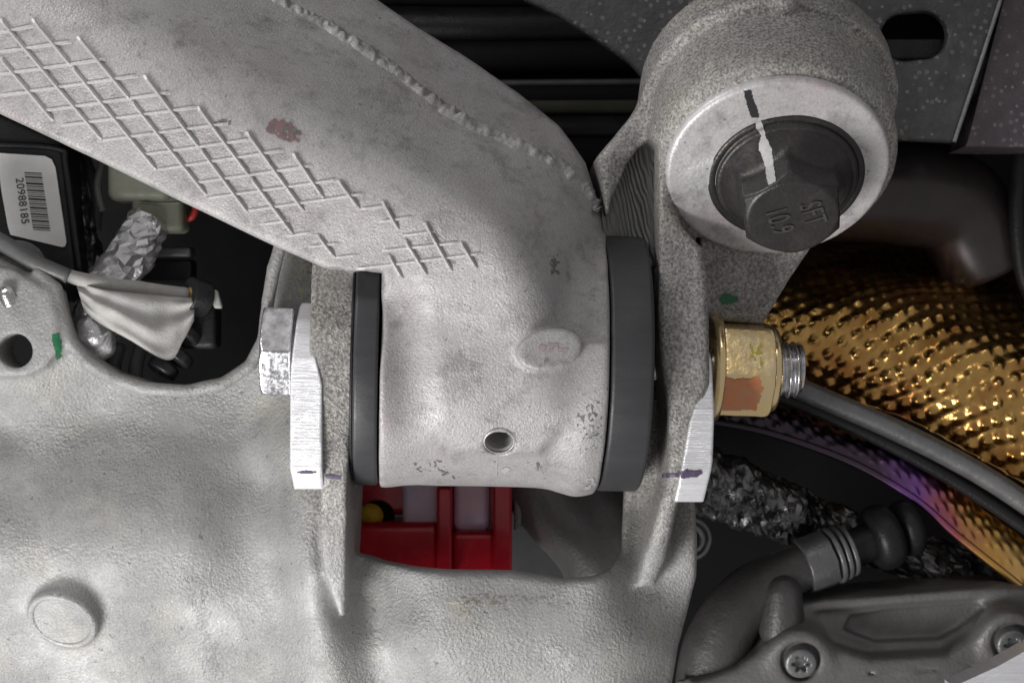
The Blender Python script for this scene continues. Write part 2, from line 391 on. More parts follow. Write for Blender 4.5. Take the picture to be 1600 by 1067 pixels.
def bubblemat(ca=(.055, .055, .057), cb=(.09, .088, .09)):
    m, nt, b = newmat('spotted_black_paint'); co = coords(nt)
    base = mixc(nt, ramp(nt, noise_(nt, co, 3, 8, .7), [(.4, 0.), (.7, 1.)]), ca, cb)
    v = N(nt, 'ShaderNodeTexVoronoi'); v.inputs['Scale'].default_value = 7.5; nt.links.new(co, v.inputs['Vector'])
    ring = ramp(nt, v.outputs['Distance'], [(.10, 0.), (.16, .55), (.20, .75), (.26, 0.)])
    mask = ramp(nt, noise_(nt, co, .9, 3, .6), [(.42, 0.), (.52, 1.)])
    mm = N(nt, 'ShaderNodeMath', operation='MULTIPLY'); nt.links.new(ring, mm.inputs[0]); nt.links.new(mask, mm.inputs[1])
    nt.links.new(mixc(nt, mm.outputs[0], base, (.30, .30, .31)), b.inputs['Base Color'])
    b.inputs['Roughness'].default_value = .5
    bp = N(nt, 'ShaderNodeBump'); bp.inputs['Distance'].default_value = .02
    nt.links.new(noise_(nt, co, 14, 3, .6), bp.inputs['Height']); nt.links.new(bp.outputs[0], b.inputs['Normal'])
    return m
M['spotted'] = bubblemat(); M['spotted2'] = bubblemat((.075, .062, .07), (.11, .09, .10))
def millmat():
    m, nt, b = newmat('milled_dark'); co = coords(nt, (1, .6, .45), (0, .5, 0))
    wv = N(nt, 'ShaderNodeTexWave'); wv.inputs['Scale'].default_value = 5.5; wv.inputs['Distortion'].default_value = 5.5; wv.inputs['Detail'].default_value = 1
    nt.links.new(co, wv.inputs['Vector'])
    b.inputs['Base Color'].default_value = (.19, .19, .185, 1); b.inputs['Metallic'].default_value = .6; b.inputs['Roughness'].default_value = .42
    bp = N(nt, 'ShaderNodeBump'); bp.inputs['Distance'].default_value = .012
    nt.links.new(wv.outputs['Fac'], bp.inputs['Height']); nt.links.new(bp.outputs[0], b.inputs['Normal'])
    return m
M['mill'] = millmat()

# ------------------------------------------------------------------ draping on finished surfaces
def bvh(o):
    me = o.data; off = o.matrix_world.translation if o.parent is None else Vector(o.parent.location)
    return BVHTree.FromPolygons([v.co + off for v in me.vertices], [tuple(p.vertices) for p in me.polygons])
CAM = Vector((0, -D, 0))
def hit(tr, u, v):
    d = (Vector(P(u, v, 0)) - CAM).normalized(); best = None
    for t in (tr if isinstance(tr, list) else [tr]):
        r = t.ray_cast(CAM, d)
        if r[0] is not None and (best is None or r[3] < best[3]): best = r
    return (best[0], best[1]) if best else (None, None)
def patch(name, tr, outline, mat, parent, off=.008, step=1.6, ragged=2.0, keep=None, seed=0):
    """thin coat of paint or dirt laid on a surface"""
    o = np.array(outline, float); u0, v0 = o.min(0) - step; u1, v1 = o.max(0) + step
    us = np.arange(u0, u1, step); vs = np.arange(v0, v1, step)
    U, W = np.meshgrid(us, vs, indexing='ij')
    nz = vnoise(U, W, W * 0 + seed * 3.1, .16) * 2 * ragged
    ins = (poly2(U, W, o) + nz) < 0
    if keep is not None: ins &= vnoise(U, W, W * 0 + seed, .22) + .5 * vnoise(U, W, W * 0 + 9 + seed, .5) > keep
    V = []; idx = {}; F = []
    def g(i, j):
        if (i, j) not in idx:
            p, n = hit(tr, us[i], vs[j])
            if p is None: return None
            if n.y > 0: n = -n
            idx[(i, j)] = len(V); V.append(p + n * off)
        return idx[(i, j)]
    for i in range(len(us) - 1):
        for j in range(len(vs) - 1):
            if ins[i, j] and ins[i+1, j] and ins[i, j+1] and ins[i+1, j+1]:
                q = [g(i, j), g(i+1, j), g(i+1, j+1), g(i, j+1)]
                if None not in q and max((V[a] - V[b]).length for a in q for b in q) < .25: F.append(q)
    if not F: return None
    o_ = mesh_obj(name, [tuple(v) for v in V], F, mat, parent)
    if keep is not None: o_['kind'] = 'stuff'
    return o_
def rib(name, tr, a, b, mat, parent, wd=2.4, ht=.035, n=None, taper=True):
    a = np.array(a, float); b = np.array(b, float); L = np.linalg.norm(b - a); n = n or max(3, int(L / 8))
    nrm = np.array([-(b - a)[1], (b - a)[0]]) / L; V = []; k0 = None
    for i in range(n + 1):
        t = i / n; c = a + (b - a) * t; e = 1 if 0 < i < n or not taper else .25
        for s, hh in ((-1.5, -.01), (-.55, ht), (.55, ht), (1.5, -.01)):
            p, m = hit(tr, *(c + nrm * s * wd * .5))
            if p is None: return None
            if m.y > 0: m = -m
            V.append(tuple(p + m * (hh * e if hh > 0 else hh)))
    F = [(i*4 + k, i*4 + k + 1, i*4 + k + 5, i*4 + k + 4) for i in range(n) for k in range(3)] + [(0, 1, 2, 3), (n*4+3, n*4+2, n*4+1, n*4)]
    return mesh_obj(name, V, F, mat, parent, False)
def text(name, s, size, loc, xdir, zdir, mat, parent, depth=.01, spacing=1.0, xs=1.0):
    c = bpy.data.curves.new(name, 'FONT'); c.body = s; c.size = size; c.extrude = depth; c.align_x = 'CENTER'; c.align_y = 'CENTER'; c.space_character = spacing
    c.bevel_depth = 0
    o = bpy.data.objects.new(name, c); COL.objects.link(o); bpy.context.view_layer.update()
    dg = bpy.context.evaluated_depsgraph_get(); me = bpy.data.meshes.new_from_object(o.evaluated_get(dg)); bpy.data.objects.remove(o)
    x = Vector(xdir).normalized(); z = Vector(zdir); z = (z - x * z.dot(x)).normalized(); y = z.cross(x)
    R = Matrix((x, y, z)).transposed()
    V = [R @ Vector((v.co.x * xs, v.co.y, v.co.z)) + Vector(loc) for v in me.vertices]; F = [tuple(p.vertices) for p in me.polygons]
    return mesh_obj(name, V, F, mat, parent, smooth=False)

# ================================================================== THE CONTROL ARM
AX = np.array([math.cos(.05), math.sin(.05), -.024]); AX /= np.linalg.norm(AX)
AO = P(780, 563, 0)
arm = thing('suspension_link', 'cast aluminium control arm with crosshatch ribs running diagonally down to a bushing sleeve', 'control arm', AO)
out = Q([(-200, 82), (0, 178), (100, 225), (200, 274), (307, 326), (430, 385), (520, 424), (606, 464), (634, 500), (650, 560), (672, 640), (720, 700), (840, 705), (882, 640), (905, 560), (930, 460), (945, 400), (947, 340), (938, 292), (922, 238), (879, 171), (807, 110), (711, 43), (639, -2), (560, -60), (300, -260), (-200, -260)], -1.6)
pA = plane3(P(0, 178, -2.15), P(606, 461, -2.1), P(300, 130, -2.62))
pB = plane3(P(60, -10, -2.75), P(800, 345, -2.65), P(640, 115, -.55))
pC = plane3(P(500, 30, -.58), P(872, 253, -.58), P(740, 60, 1.1))
pE = plane3(P(815, 380, -2.65), P(862, 650, -2.5), P(945, 480, -.7))
pF = plane3(P(700, 600, -2.36), P(860, 600, -2.36), P(780, 740, -1.55))
hn = P(780, 690, -1.55); hdir = np.array([0.03, -.80, -.60])
bump_o = P(859, 546, -2.42); bump_n = np.array([.14, -.66, -.74])
def f_arm(p):
    x, y, z = p
    po = poly2(x, z, out)
    fr = smax(smax(pA(p), pB(p), .75), pC(p), .12)
    fr = smax(fr, pE(p), .5); fr = smax(fr, pF(p), .6)
    b = smax(smax(po, fr, .10), y - 1.4 - .25 * po, .1)
    t, r = axial(p, AO, AX)
    sl = smax(r - 1.965 - .05 * np.exp(-((t + 1.75) / .28) ** 2) - .13 * np.exp(-((t - 1.25) / .36) ** 2) * (z < 0) , np.maximum(-1.815 - t, t - 1.525), .05)
    d = smin(b, sl, .24)
    d = smax(d, np.maximum(-1.82 - t, t - 1.53) - 40 * (z > P(0, 430, 0)[2]), .04)
    # small lobe beside the right ring
    d = smin(d, smax(r - 1.93, np.maximum(1.0 - t, t - 1.47), .12) , .15)
    d = smax(d, -smin(capsule(p, P(612, 470, -2.42), P(640, 570, -2.42), .42), capsule(p, P(640, 570, -2.42), P(648, 690, -2.2), .42), .1), .22)
    d = smax(d, -capsule(p, P(934, 500, -2.44), P(900, 665, -2.36), .46), .2)
    ex, ez = (x - bump_o[0]) / .475, (z - bump_o[2] - .12 * (x - bump_o[0])) / .295
    d = smin(d, smax((np.sqrt(ex * ex + ez * ez) - 1) * .33, bump_o[1] - .05 + .20 * (z - bump_o[2]) - y, .06), .07)
    d = smax(d, -capsule(p, P(633, 645, -2.02), P(645, 679, -2.0), .055), .03)
    d = smax(d, -cyl(p, hn, hdir, -1.2, .5, .215, .02), .03)
    d = d - .012 * vnoise(x, y, z, 2.2)
    return d
arm_body = sdf('arm_casting', f_arm, (-10.4, -3.1, -2.5), (1.9, 2.2, 7.2), .05, M['arm'], arm)
tA = bvh(arm_body)
steep = [((0, 90), (84, 189)), ((0, 30), (160, 219)), ((50, 30), (112, 104)), ((112, 104), (245, 266)), ((121, 58), (205, 157)), ((205, 157), (323, 305)), ((225, 118), (312, 231)), ((312, 231), (388, 333)),
 ((309, 167), (391, 276)), ((391, 276), (458, 366)), ((385, 206), (475, 330)), ((458, 240), (506, 310)), ((528, 282), (562, 327)), ((495, 366), (524, 403)), ((597, 314), (623, 359)), ((562, 396), (588, 435)), ((607, 398), (630, 435)), ((632, 374), (667, 430)), ((663, 347), (706, 424)), ((719, 378), (745, 420))]
gentle = [((0, 52), (53, 41)), ((0, 82), (112, 66)), ((0, 117), (166, 93)), ((0, 150), (216, 119)), ((67, 174), (267, 145)), ((95, 197), (309, 168)), ((152, 221), (357, 193)), ((225, 242), (393, 218)), ((245, 266), (444, 235)), ((306, 286), (489, 259)), ((323, 310), (529, 281)), ((385, 330), (569, 303)),
 ((407, 351), (452, 345)), ((447, 369), (489, 363)), ((562, 327), (607, 322)), ((483, 386), (531, 380)), ((592, 347), (646, 339)), ((524, 403), (562, 398)), ((630, 368), (681, 362)), ((597, 392), (718, 379)), ((557, 420), (754, 396))]
for a, b in steep: rib('raised_rib', tA, a, b, M['rib'], arm, 5.4, .056)
for a, b in gentle: rib('raised_rib', tA, a, b, M['rib'], arm, 4.6, .03)
# parting-line weld bead: many small lumps along the ridge
V = []; F = []
seam = smoothpath([(400, -30, 0), (440, 2, 0), (520, 46, 0), (600, 97, 0), (708, 178, 0), (810, 227, 0), (872, 255, 0), (912, 291, 0), (938, 325, 0)], 60)
for i, c in enumerate(seam):
    for s in range(9):
        off = (s / 8 - .5); wz = 9.5 + 7.0 * float(vnoise(*[np.array([k]) for k in (i * .11, 0, 0)], 1)[0])
        p, n = hit(tA, c[0] - off * wz * 1.0, c[1] + off * wz * 2.2 * .8)
        if p is None: p, n = (Vector(V[-1]), Vector((0, -1, 0)))
        if n.y > 0: n = -n
        q3 = [np.array([k]) for k in p]
        lump = .075 * math.cos(off * math.pi) + (.11 * float(vnoise(*q3, 8.)[0]) + .09 * float(vnoise(*q3, 19.)[0])) * math.cos(off * math.pi)
        V.append(tuple(p + n * (lump - .02)))
for i in range(len(seam) - 1):
    for s in range(8): F.append((i*9 + s, i*9 + s + 1, i*9 + s + 10, i*9 + s + 9))
mesh_obj('parting_seam', V, F, M['arm'], arm)
_pa, _pb = hit(tA, 752, 690)[0], hit(tA, 808, 690)[0]
hq = (np.array(_pa) + np.array(_pb)) / 2 + np.array([0, 0, 0.])
# threaded bore liner
hd = hdir / np.linalg.norm(hdir)
thv = [(-.75, .205), (-.75, .0)]
lathe('threaded_hole', [(-.02, .215)] + [(-.05 - i * .035, .205 if i % 2 else .178) for i in range(20)] + [(-.76, .02)], hq - hd * .015, hd, M['bore'], arm, 40)
lathe('hole_rim', [(.0, .212), (.008, .214), (.008, .222), (-.01, .232)], hq - hd * .002, hd, M['bright'], arm, 40)
patch('rust_stain', tA, [(414, 195), (428, 186), (445, 189), (462, 196), (470, 205), (466, 219), (448, 222), (428, 213), (417, 206)], M['brown'], arm, ragged=5, keep=-.36, step=1.3, seed=71)
patch('rust_stain', tA, [(446, 196), (466, 202), (464, 218), (448, 220), (440, 210)], M['dirt'], arm, ragged=3, keep=-.05, step=1.2, seed=72, off=.011)
patch('dirt_smear', tA, [(668, 712), (688, 718), (705, 738), (712, 748), (690, 744), (672, 732)], M['dirt'], arm, keep=.02, step=1.2, seed=3)
patch('dirt_smear', tA, [(645, 722), (660, 722), (665, 736), (650, 738)], M['dirt'], arm, keep=.02, step=1.2, seed=4)
patch('dirt_smear', tA, [(836, 718), (850, 722), (852, 738), (840, 736)], M['dirt'], arm, keep=.05, step=1.2, seed=5)
patch('dirt_smear', tA, [(330, 186), (362, 188), (360, 196), (335, 196)], M['dirt'], arm, keep=.0, step=1.2, seed=6)
patch('dirt_smear', tA, [(855, 400), (872, 398), (876, 430), (862, 428)], M['dirt'], arm, keep=.02, step=1.2, seed=8)
patch('bare_nick', tA, [(780, 733), (792, 728), (799, 732), (789, 743)], M['bright'], arm, ragged=1)
patch('bare_nick', tA, [(902, 750), (925, 745), (935, 755), (920, 765), (905, 762)], M['bright'], arm, ragged=2, keep=-.1, step=1.2)
patch('bare_nick', tA, [(776, 712), (778, 712), (777, 745), (775, 745)], M['bright'], arm, ragged=0, step=.8)
patch('pink_tint', tA, [(838, 540), (862, 534), (890, 545), (880, 556), (850, 552)], plain('pink_wear', (.42, .33, .34), .6), arm, ragged=4, keep=-.02, seed=4, step=1.3)

patch('dirt_specks', tA, [(0, 20), (120, 20), (480, 200), (760, 330), (920, 420), (930, 560), (950, 740), (640, 750), (610, 480), (420, 360), (0, 170)], M['dirt'], arm, keep=.60, step=1.5, seed=41, off=.004)
patch('dirt_specks', tA, [(240, 0), (420, 30), (900, 290), (930, 420), (800, 330), (480, 180)], M['dirt'], arm, keep=.58, step=1.4, seed=47, off=.004)
patch('grime_patch', tA, [(900, 640), (945, 620), (940, 700), (905, 705)], M['dirt'], arm, keep=.14, step=1.2, seed=51, off=.004)
patch('grime_patch', tA, [(690, 480), (740, 470), (760, 520), (700, 530)], M['dirt'], arm, keep=.32, step=1.2, seed=53, off=.004)
patch('grime_patch', tA, [(786, 672), (806, 676), (808, 698), (794, 706)], plain('oil_smudge', (.28, .27, .27), .4), arm, ragged=2, step=1.2, off=.004)
# ================================================================== BUSHING RINGS
bush = thing('bushing', 'black anodised bushing pressed through the control arm sleeve, flange rings on both sides', 'bushing', AO)
lathe('flange_ring', rprof(1.55, 2.19, .5, 2.0, .07), AO, AX, M['rubber'], bush, 128, closed=True)
lathe('flange_ring', rprof(-2.20, -1.84, .5, 1.985, .05), AO, AX, M['rubber'], bush, 128, closed=True)
lathe('inner_sleeve', rprof(-2.30, 2.36, .27, .62, .03), AO, AX, M['dimgrey'], bush, 48, closed=True)
lathe('seal_lip', rprof(-2.25, -2.20, .5, 1.9, .02), AO, AX, M['black'], bush, 96, closed=True)

# ================================================================== SUBFRAME
sub = thing('subframe', 'pale cast aluminium subframe with bushing bracket ears and a round bolt boss', 'subframe', P(500, 800, .5))
cp = [(-100, 400, .4), (0, 400, .4), (60, 450, .3), (27, 520, .2), (0, 600, .35), (100, 540, .3), (0, 655, .9), (150, 650, .95), (300, 650, .95), (420, 640, .8),
 (-100, 760, .55), (0, 760, .5), (150, 760, .5), (300, 760, .42), (420, 760, .5), (0, 840, .06), (150, 835, .04), (300, 835, 0), (410, 850, .12), (-100, 960, .3), (0, 960, .3), (150, 950, .25), (300, 960, .2), (400, 960, .2),
 (0, 1130, 1.1), (200, 1130, 1.1), (380, 1130, .9), (470, 700, -.1), (482, 780, -.45), (478, 850, -.6), (505, 900, -.6), (497, 1000, -.38), (480, 1130, .2), (440, 880, -.05), (440, 960, .12), (440, 1050, .45), (520, 980, -.35), (530, 1060, -.2),
 (560, 880, .35), (560, 930, .3), (585, 900, .3), (580, 980, .2), (590, 1060, .22), (590, 1130, .3), (640, 885, -.32), (640, 1000, -.45), (760, 885, -.38), (760, 980, -.55), (880, 900, -.38), (880, 1000, -.55), (760, 1130, -.15), (900, 1130, -.15),
 (945, 895, -.38), (957, 1000, -.52), (950, 1130, -.3), (1000, 935, -.1), (1010, 1000, -.3), (1060, 850, -.1), (1070, 780, .2), (1072, 950, .2), (1040, 1100, .3), (1000, 1130, 0), (985, 870, .15), (990, 800, .5), (990, 700, .6),
 (545, 860, .1), (750, 850, -.36), (880, 860, -.36), (520, 400, .6), (450, 400, .7), (440, 500, .6), (545, 700, .3), (545, 500, .5), (1040, 600, .5)]
cpx = np.array([P(u, v, y) for u, v, y in cp]); cu = cpx[:, [0, 2]]
def tps(r2): return np.where(r2 > 0, r2 * np.log(r2 + 1e-9), 0) * .5
K = tps(((cu[:, None] - cu[None]) ** 2).sum(2)) + np.eye(len(cu)) * .02
Pm = np.hstack([np.ones((len(cu), 1)), cu]); Am = np.block([[K, Pm], [Pm.T, np.zeros((3, 3))]])
wt = np.linalg.solve(Am, np.concatenate([cpx[:, 1], np.zeros(3)]))
gx = np.arange(-10.5, 4.6, .1); gz = np.arange(-7.2, 3.6, .1); GX, GZ = np.meshgrid(gx, gz, indexing='ij')
r2 = (GX.ravel()[:, None] - cu[None, :, 0]) ** 2 + (GZ.ravel()[:, None] - cu[None, :, 1]) ** 2
HF = (tps(r2) @ wt[:-3] + wt[-3] + wt[-2] * GX.ravel() + wt[-1] * GZ.ravel()).reshape(GX.shape)
def field(x, z):
    a = np.clip((x - gx[0]) / .1, 0, len(gx) - 1.001); b = np.clip((z - gz[0]) / .1, 0, len(gz) - 1.001)
    i = a.astype(int); j = b.astype(int); a = a - i; b = b - j
    return (HF[i, j] * (1-a) + HF[i+1, j] * a) * (1-b) + (HF[i, j+1] * (1-a) + HF[i+1, j+1] * a) * b
cav = [(-90, 395), (0, 400), (60, 430), (92, 455), (99, 490), (112, 530), (140, 560), (175, 583), (225, 600), (290, 604), (345, 592), (385, 566), (405, 530), (411, 470), (420, 420), (432, 370), (452, 310)]
body_poly = Q([(-100, 385)] + cav[1:] + [(530, 290), (545, 320), (548, 700), (548, 866), (600, 878), (700, 884), (800, 887), (880, 899), (925, 895), (950, 886), (972, 862), (978, 780), (990, 640), (1040, 600), (1086, 700), (1088, 900), (1076, 955), (1060, 1010), (1052, 1067), (1050, 1150), (-100, 1150)], .2)
rimpts = [P(u, v, .25) for u, v in [(60, 428), (86, 450), (94, 492), (108, 533), (137, 566), (174, 590), (225, 607), (292, 611), (349, 599), (391, 571), (412, 532), (419, 470), (428, 420), (442, 370)]]
ob_o = P(99, 966, .22); ob_n = np.array([-.18, -.80, -.57])
tabh = P(27, 548, .2)
def f_sub(p):
    x, y, z = p
    po = poly2(x, z, body_poly); fy = (field(x, z) - y) * .85
    back = y - field(x, z) - .5
    d = smax(smax(po, fy, .13), back, .2)
    # wide shell hollowed behind the left sheet
    d = smin(d, chain(p, rimpts, .10, .02), .16)
    d = smin(d, cyl(p, ob_o, ob_n, -.8, .05, .56, .04), .12)
    # raised round tab at the left edge
    d = smin(d, smax(poly2(x, z, Q([(-100, 400), (20, 420), (78, 455), (90, 500), (95, 545), (70, 575), (40, 588), (-100, 592)], .1)), np.abs(y - .55) - .48, .1), .12)
    d = smax(d, -cyl(p, tabh, (0, 1, 0), -2.5, 4, .27, .02), .05)
    # small raised slot pad under the left plate
    s = P(489, 810, .02); d = smin(d, capsule(p, P(488, 775, -.15), P(490, 838, -.22), .105), .06)
    d = d - .009 * vnoise(x, y, z, 1.6) - .008 * vnoise(x, y, z, 5.)
    return d

# left ear
earL = Q([(486, 250), (486, 560), (500, 590), (501, 768), (497, 850), (500, 900), (524, 975), (533, 972), (538, 850), (541, 780), (548, 690), (557, 620), (558, 250)], -1.2)
earLs = [(-1.25, .8), (-1.4, .2), (-1.4, -.8), (-1.3, -2.0), (-.9, -2.9), (-.65, -3.7), (-.45, -4.4), (1.6, -4.4), (1.9, -3.0), (2., 3.2), (-.3, 3.2), (-.75, 2.0)]
def f_earL(p):
    x, y, z = p
    d = smax(poly2(x, z, earL), poly2(y, z, earLs), .07)
    return d - .012 * vnoise(x, y, z, 2.5) - .008 * vnoise(x, y, z, 7.)
# right ear + boss + wing
nb = np.array([-.01, -.715, -.70]); nb /= np.linalg.norm(nb)
PC = P(1214, 264, -1.35)
earR = Q([(1026, 200), (1025, 330), (1026, 480), (1031, 560), (1042, 640), (1044, 700), (1040, 760), (1030, 800), (1012, 870), (1000, 930), (1030, 925), (1046, 880), (1058, 800), (1064, 775), (1078, 740), (1082, 650), (1100, 622), (1107, 600), (1107, 440), (1100, 386), (1072, 356), (1050, 320), (1040, 292), (1040, 200)], -1.15)
earRs = [(-1.15, 3.6), (-1.15, 2.7), (-1.0, 1.75), (-1.05, 1.35), (-1.2, .85), (-1.38, .2), (-1.4, -.8), (-1.3, -2.0), (-.95, -2.9), (-.5, -3.6), (-.3, -4.2), (1.4, -4.2), (1.7, -3.0), (1.9, 3.6)]
plate = Q([(1095, 340), (1270, 350), (1262, 395), (1226, 450), (1192, 507), (1098, 500)], 0)
wing = Q([(1075, 20), (1025, 110), (1008, 152), (975, 195), (930, 248), (941, 305), (952, 360), (1035, 372), (1060, 300), (1120, 150)], -.5)
POCK = Q([(952, 318), (978, 258), (996, 232), (1012, 222), (1022, 236), (1024, 420), (948, 420)], -.5)
uph = np.array([0, -.70, .715])
def f_boss(p):
    x, y, z = p
    t, r = axial(p, PC, nb)
    boss = smax(r - 1.82, np.maximum(t + .04, -2.0 - t), .30)
    boss = smin(boss, smax(r - 1.97 + .03 * np.sin(np.arctan2(x - PC[0], z - PC[2]) * 5), np.maximum(t + 1.45, -2.1 - t), .06), .012)
    boss = smin(boss, capsule(p, PC - nb * 1.5 + uph * 1.9 + np.array([.05, 0, 0]), PC - nb * 2.0 + uph * 1.9 + np.array([.05, 0, 0]), .22), .06)
    ear = smax(poly2(x, z, earR), poly2(y, z, earRs), .16)
    d = smin(boss, ear, .28)
    pl = smax(poly2(x, z, plate), np.abs(y - .75) - .75, .1); d = smin(d, pl, .2)
    wg = smax(smax(poly2(x, z, wing), -.75 - y + .1 * (z - 2), .16), y - 1.6, .1)
    d = smin(d, wg, .22)
    sc = capsule(p, P(985, 262, -1.0), P(985, 470, -1.0), .42)
    d = smax(d, -(sc), .05)
    d = smax(d, -smax(poly2(x, z, POCK), y - .45, .1), .05)
    d = d - .014 * vnoise(x, y, z, 2.) - .008 * vnoise(x, y, z, 7.)
    return d
def f_all(p): return smin(smin(f_sub(p), f_earL(p), EK), f_boss(p), EK)
EK = .13
Vs, Fs = surface(f_all, (-10.2, -2.7, -6.6), (6.6, 2.6, 6.9), .05)
pv = (Vs[:, 0], Vs[:, 1], Vs[:, 2]); own = np.argmin(np.stack([f_sub(pv), f_earL(pv), f_boss(pv)]), 0)
tri = Vs[Fs]; fnm = np.cross(tri[:, 2] - tri[:, 0], tri[:, 3] - tri[:, 1]); vn = np.zeros_like(Vs)
for k in range(4): np.add.at(vn, Fs[:, k], fnm)
vn /= np.linalg.norm(vn, axis=1, keepdims=True) + 1e-12
fo_ = own[Fs[:, 0]]
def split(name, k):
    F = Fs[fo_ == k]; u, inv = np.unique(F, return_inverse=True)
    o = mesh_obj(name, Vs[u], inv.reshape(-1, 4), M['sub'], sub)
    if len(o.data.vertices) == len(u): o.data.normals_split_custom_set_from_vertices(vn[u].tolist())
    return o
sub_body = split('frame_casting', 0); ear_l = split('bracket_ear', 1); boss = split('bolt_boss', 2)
tS = bvh(sub_body)
def f_pad(p):
    t, r = axial(p, PC, nb)
    d = smax(r - 1.655, np.maximum(t - .06, -.6 - t), .07)
    ea = P(1052, 296, -1.6); d = smin(d, smax(capsule(p, ea, PC - nb * .22, .16, .3), t - .045, .05), .1)
    return d - .010 * vnoise(*p, 3.)
pad = sdf('machined_face', f_pad, PC - 2.1, PC + 2.1, .045, M['pad'], sub)
tB = bvh(boss); tPad = bvh(pad); tE = bvh(ear_l); tS = [tS, tB, tE]
sub_stud = thing('stud_tip', 'short threaded stud end on the tab above the round hole', 'stud', P(18, 462, 0))
thread('thread_tip', P(19, 480, .25), (-.05, -.72, .55), .42, .13, .07, .02, M['steel'], sub_stud)
obn_ = ob_n / np.linalg.norm(ob_n)
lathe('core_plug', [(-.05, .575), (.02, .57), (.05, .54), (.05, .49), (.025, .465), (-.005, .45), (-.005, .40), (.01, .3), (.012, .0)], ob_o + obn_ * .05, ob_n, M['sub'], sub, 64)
# paint, pen and dirt on the subframe
patch('green_paint_mark', tS, [(80, 522), (92, 519), (97, 535), (97, 556), (88, 562), (84, 545)], M['green'], sub)
patch('green_paint_mark', [tB], [(1124, 460), (1140, 457), (1157, 466), (1150, 474), (1130, 478), (1123, 470)], M['green'], sub)
patch('black_pen_mark', [tPad], [(1160, 141), (1173, 139), (1186, 178), (1186, 184), (1173, 185), (1168, 170)], M['blackpaint'], sub, ragged=.8)
patch('purple_pen_mark', [tE], [(504, 742), (516, 740), (533, 744), (533, 749), (512, 748)], M['purple'], sub, ragged=.8, step=1.2)
patch('purple_pen_mark', [tB], [(1034, 738), (1062, 738), (1062, 746), (1034, 747)], M['purple'], sub, ragged=.8, step=1.2)
patch('grey_wash_mark', tS, [(838, 1012), (870, 1002), (900, 1008), (912, 1030), (890, 1052), (855, 1062), (836, 1045)], M['wash'], sub, ragged=9, keep=-.28, seed=2, off=.005)
patch('grey_wash_mark', tS, [(285, 905), (318, 900), (335, 1000), (352, 1080), (318, 1080), (312, 1000)], M['wash'], sub, ragged=8, keep=-.24, seed=12, off=.005)
patch('grey_wash_mark', tS, [(1002, 930), (1030, 925), (1032, 940), (1010, 945)], M['wash'], sub, ragged=4, keep=-.2, seed=13, off=.005)
patch('olive_dirt_mark', tS, [(700, 936), (745, 926), (800, 928), (840, 934), (795, 946), (730, 944)], M['moss'], sub, keep=.10, step=1.2, seed=5, off=.005)
patch('olive_dirt_mark', tS, [(700, 940), (718, 938), (738, 958), (730, 964), (712, 955)], plain('tan_stain', (.42, .40, .33), .6), sub, keep=-.2, seed=6, off=.005)
patch('olive_dirt_mark', tS, [(840, 930), (900, 925), (905, 955), (850, 945)], M['moss'], sub, keep=.2, step=1.2, seed=7, off=.005)
patch('olive_dirt_mark', tS, [(440, 395), (486, 400), (486, 470), (448, 472)], plain('lichen_stain', (.40, .41, .30), .7), sub, keep=-.05, seed=9, off=.005)
patch('dirt_specks', tS, [(0, 610), (400, 600), (440, 800), (430, 1060), (0, 1060)], M['dirt'], sub, keep=.60, step=1.6, seed=61, off=.005)
patch('dirt_specks', tS, [(600, 900), (1050, 920), (1040, 1060), (600, 1060)], M['dirt'], sub, keep=.60, step=1.6, seed=63, off=.005)
patch('dirt_specks', tB, [(1040, 60), (1360, 60), (1400, 200), (1040, 240), (1100, 380), (1100, 600), (1036, 600)], M['dirt'], sub, keep=.55, step=1.5, seed=65, off=.005)
patch('dirt_specks', tPad, [(1040, 290), (1120, 150), (1240, 125), (1380, 200), (1380, 300), (1250, 400), (1100, 370)], M['dirt'], sub, keep=.48, step=1.3, seed=66, off=.004)
lathe('pin_hole', [(.0, .042), (.01, .03), (-.05, .0)], P(486, 787, -.32), (0, -1, 0), M['black'], sub, 16)
# milled pocket wall behind the scallop
sdf('milled_pocket', lambda p: smax(smax(poly2(p[0], p[2], Q([(930, 322), (975, 235), (1012, 205), (1040, 240), (1040, 420), (930, 420)], -.2)), -(capsule(p, P(968, 200, -.95), P(975, 500, -.95), .72)) , .04), np.abs(p[1] - .35) - .75, .05), (1.0, -1, 1.), (2.7, 1.5, 3.6), .04, M['mill'], sub)

# ================================================================== PLATES, BOLT AND NUT
BA = np.array([math.cos(.04), math.sin(.04), -.036]); BA /= np.linalg.norm(BA)
BO = P(830, 563, 0); BO = BO + 0
def yzp(p, prof): return poly2(p[1], p[2], prof)
oc = lambda cz, h, f: [(-f, cz + h * .45), (-f * .72, cz + h), (f * .72, cz + h), (f, cz + h * .45), (f, cz - h * .78), (f * .62, cz - h), (-f * .62, cz - h), (-f, cz - h * .78)]
zL0, zL1 = P(0, 473, -1)[2], P(0, 764, -1.2)[2]
profL = [(-.75, zL0), (-1.12, P(0, 500, -1.1)[2]), (-1.42, P(0, 560, -1.4)[2]), (-1.46, P(0, 732, -1.4)[2]), (-1.2, zL1), (1.2, zL1), (1.4, -1.4), (1.4, 0), (.7, zL0)]
PL = Q([(466, 465), (492, 465), (492, 545), (505, 600), (505, 770), (459, 770), (455, 732), (455, 600), (462, 480)], -1.3)
plL = tag(sdf('lock_plate', lambda p: smax(poly2(p[0], p[2], PL), yzp(p, profL), .02), (-3.6, -1.6, -2.4), (-2.6, 1.6, .9), .03, M['shim']), 'bright milled aluminium lock plate behind the silver bolt head, pen dash near its lower end', 'lock plate', 'milled lock plates on the bracket ears')
zR1 = P(0, 784, -1.2)[2]
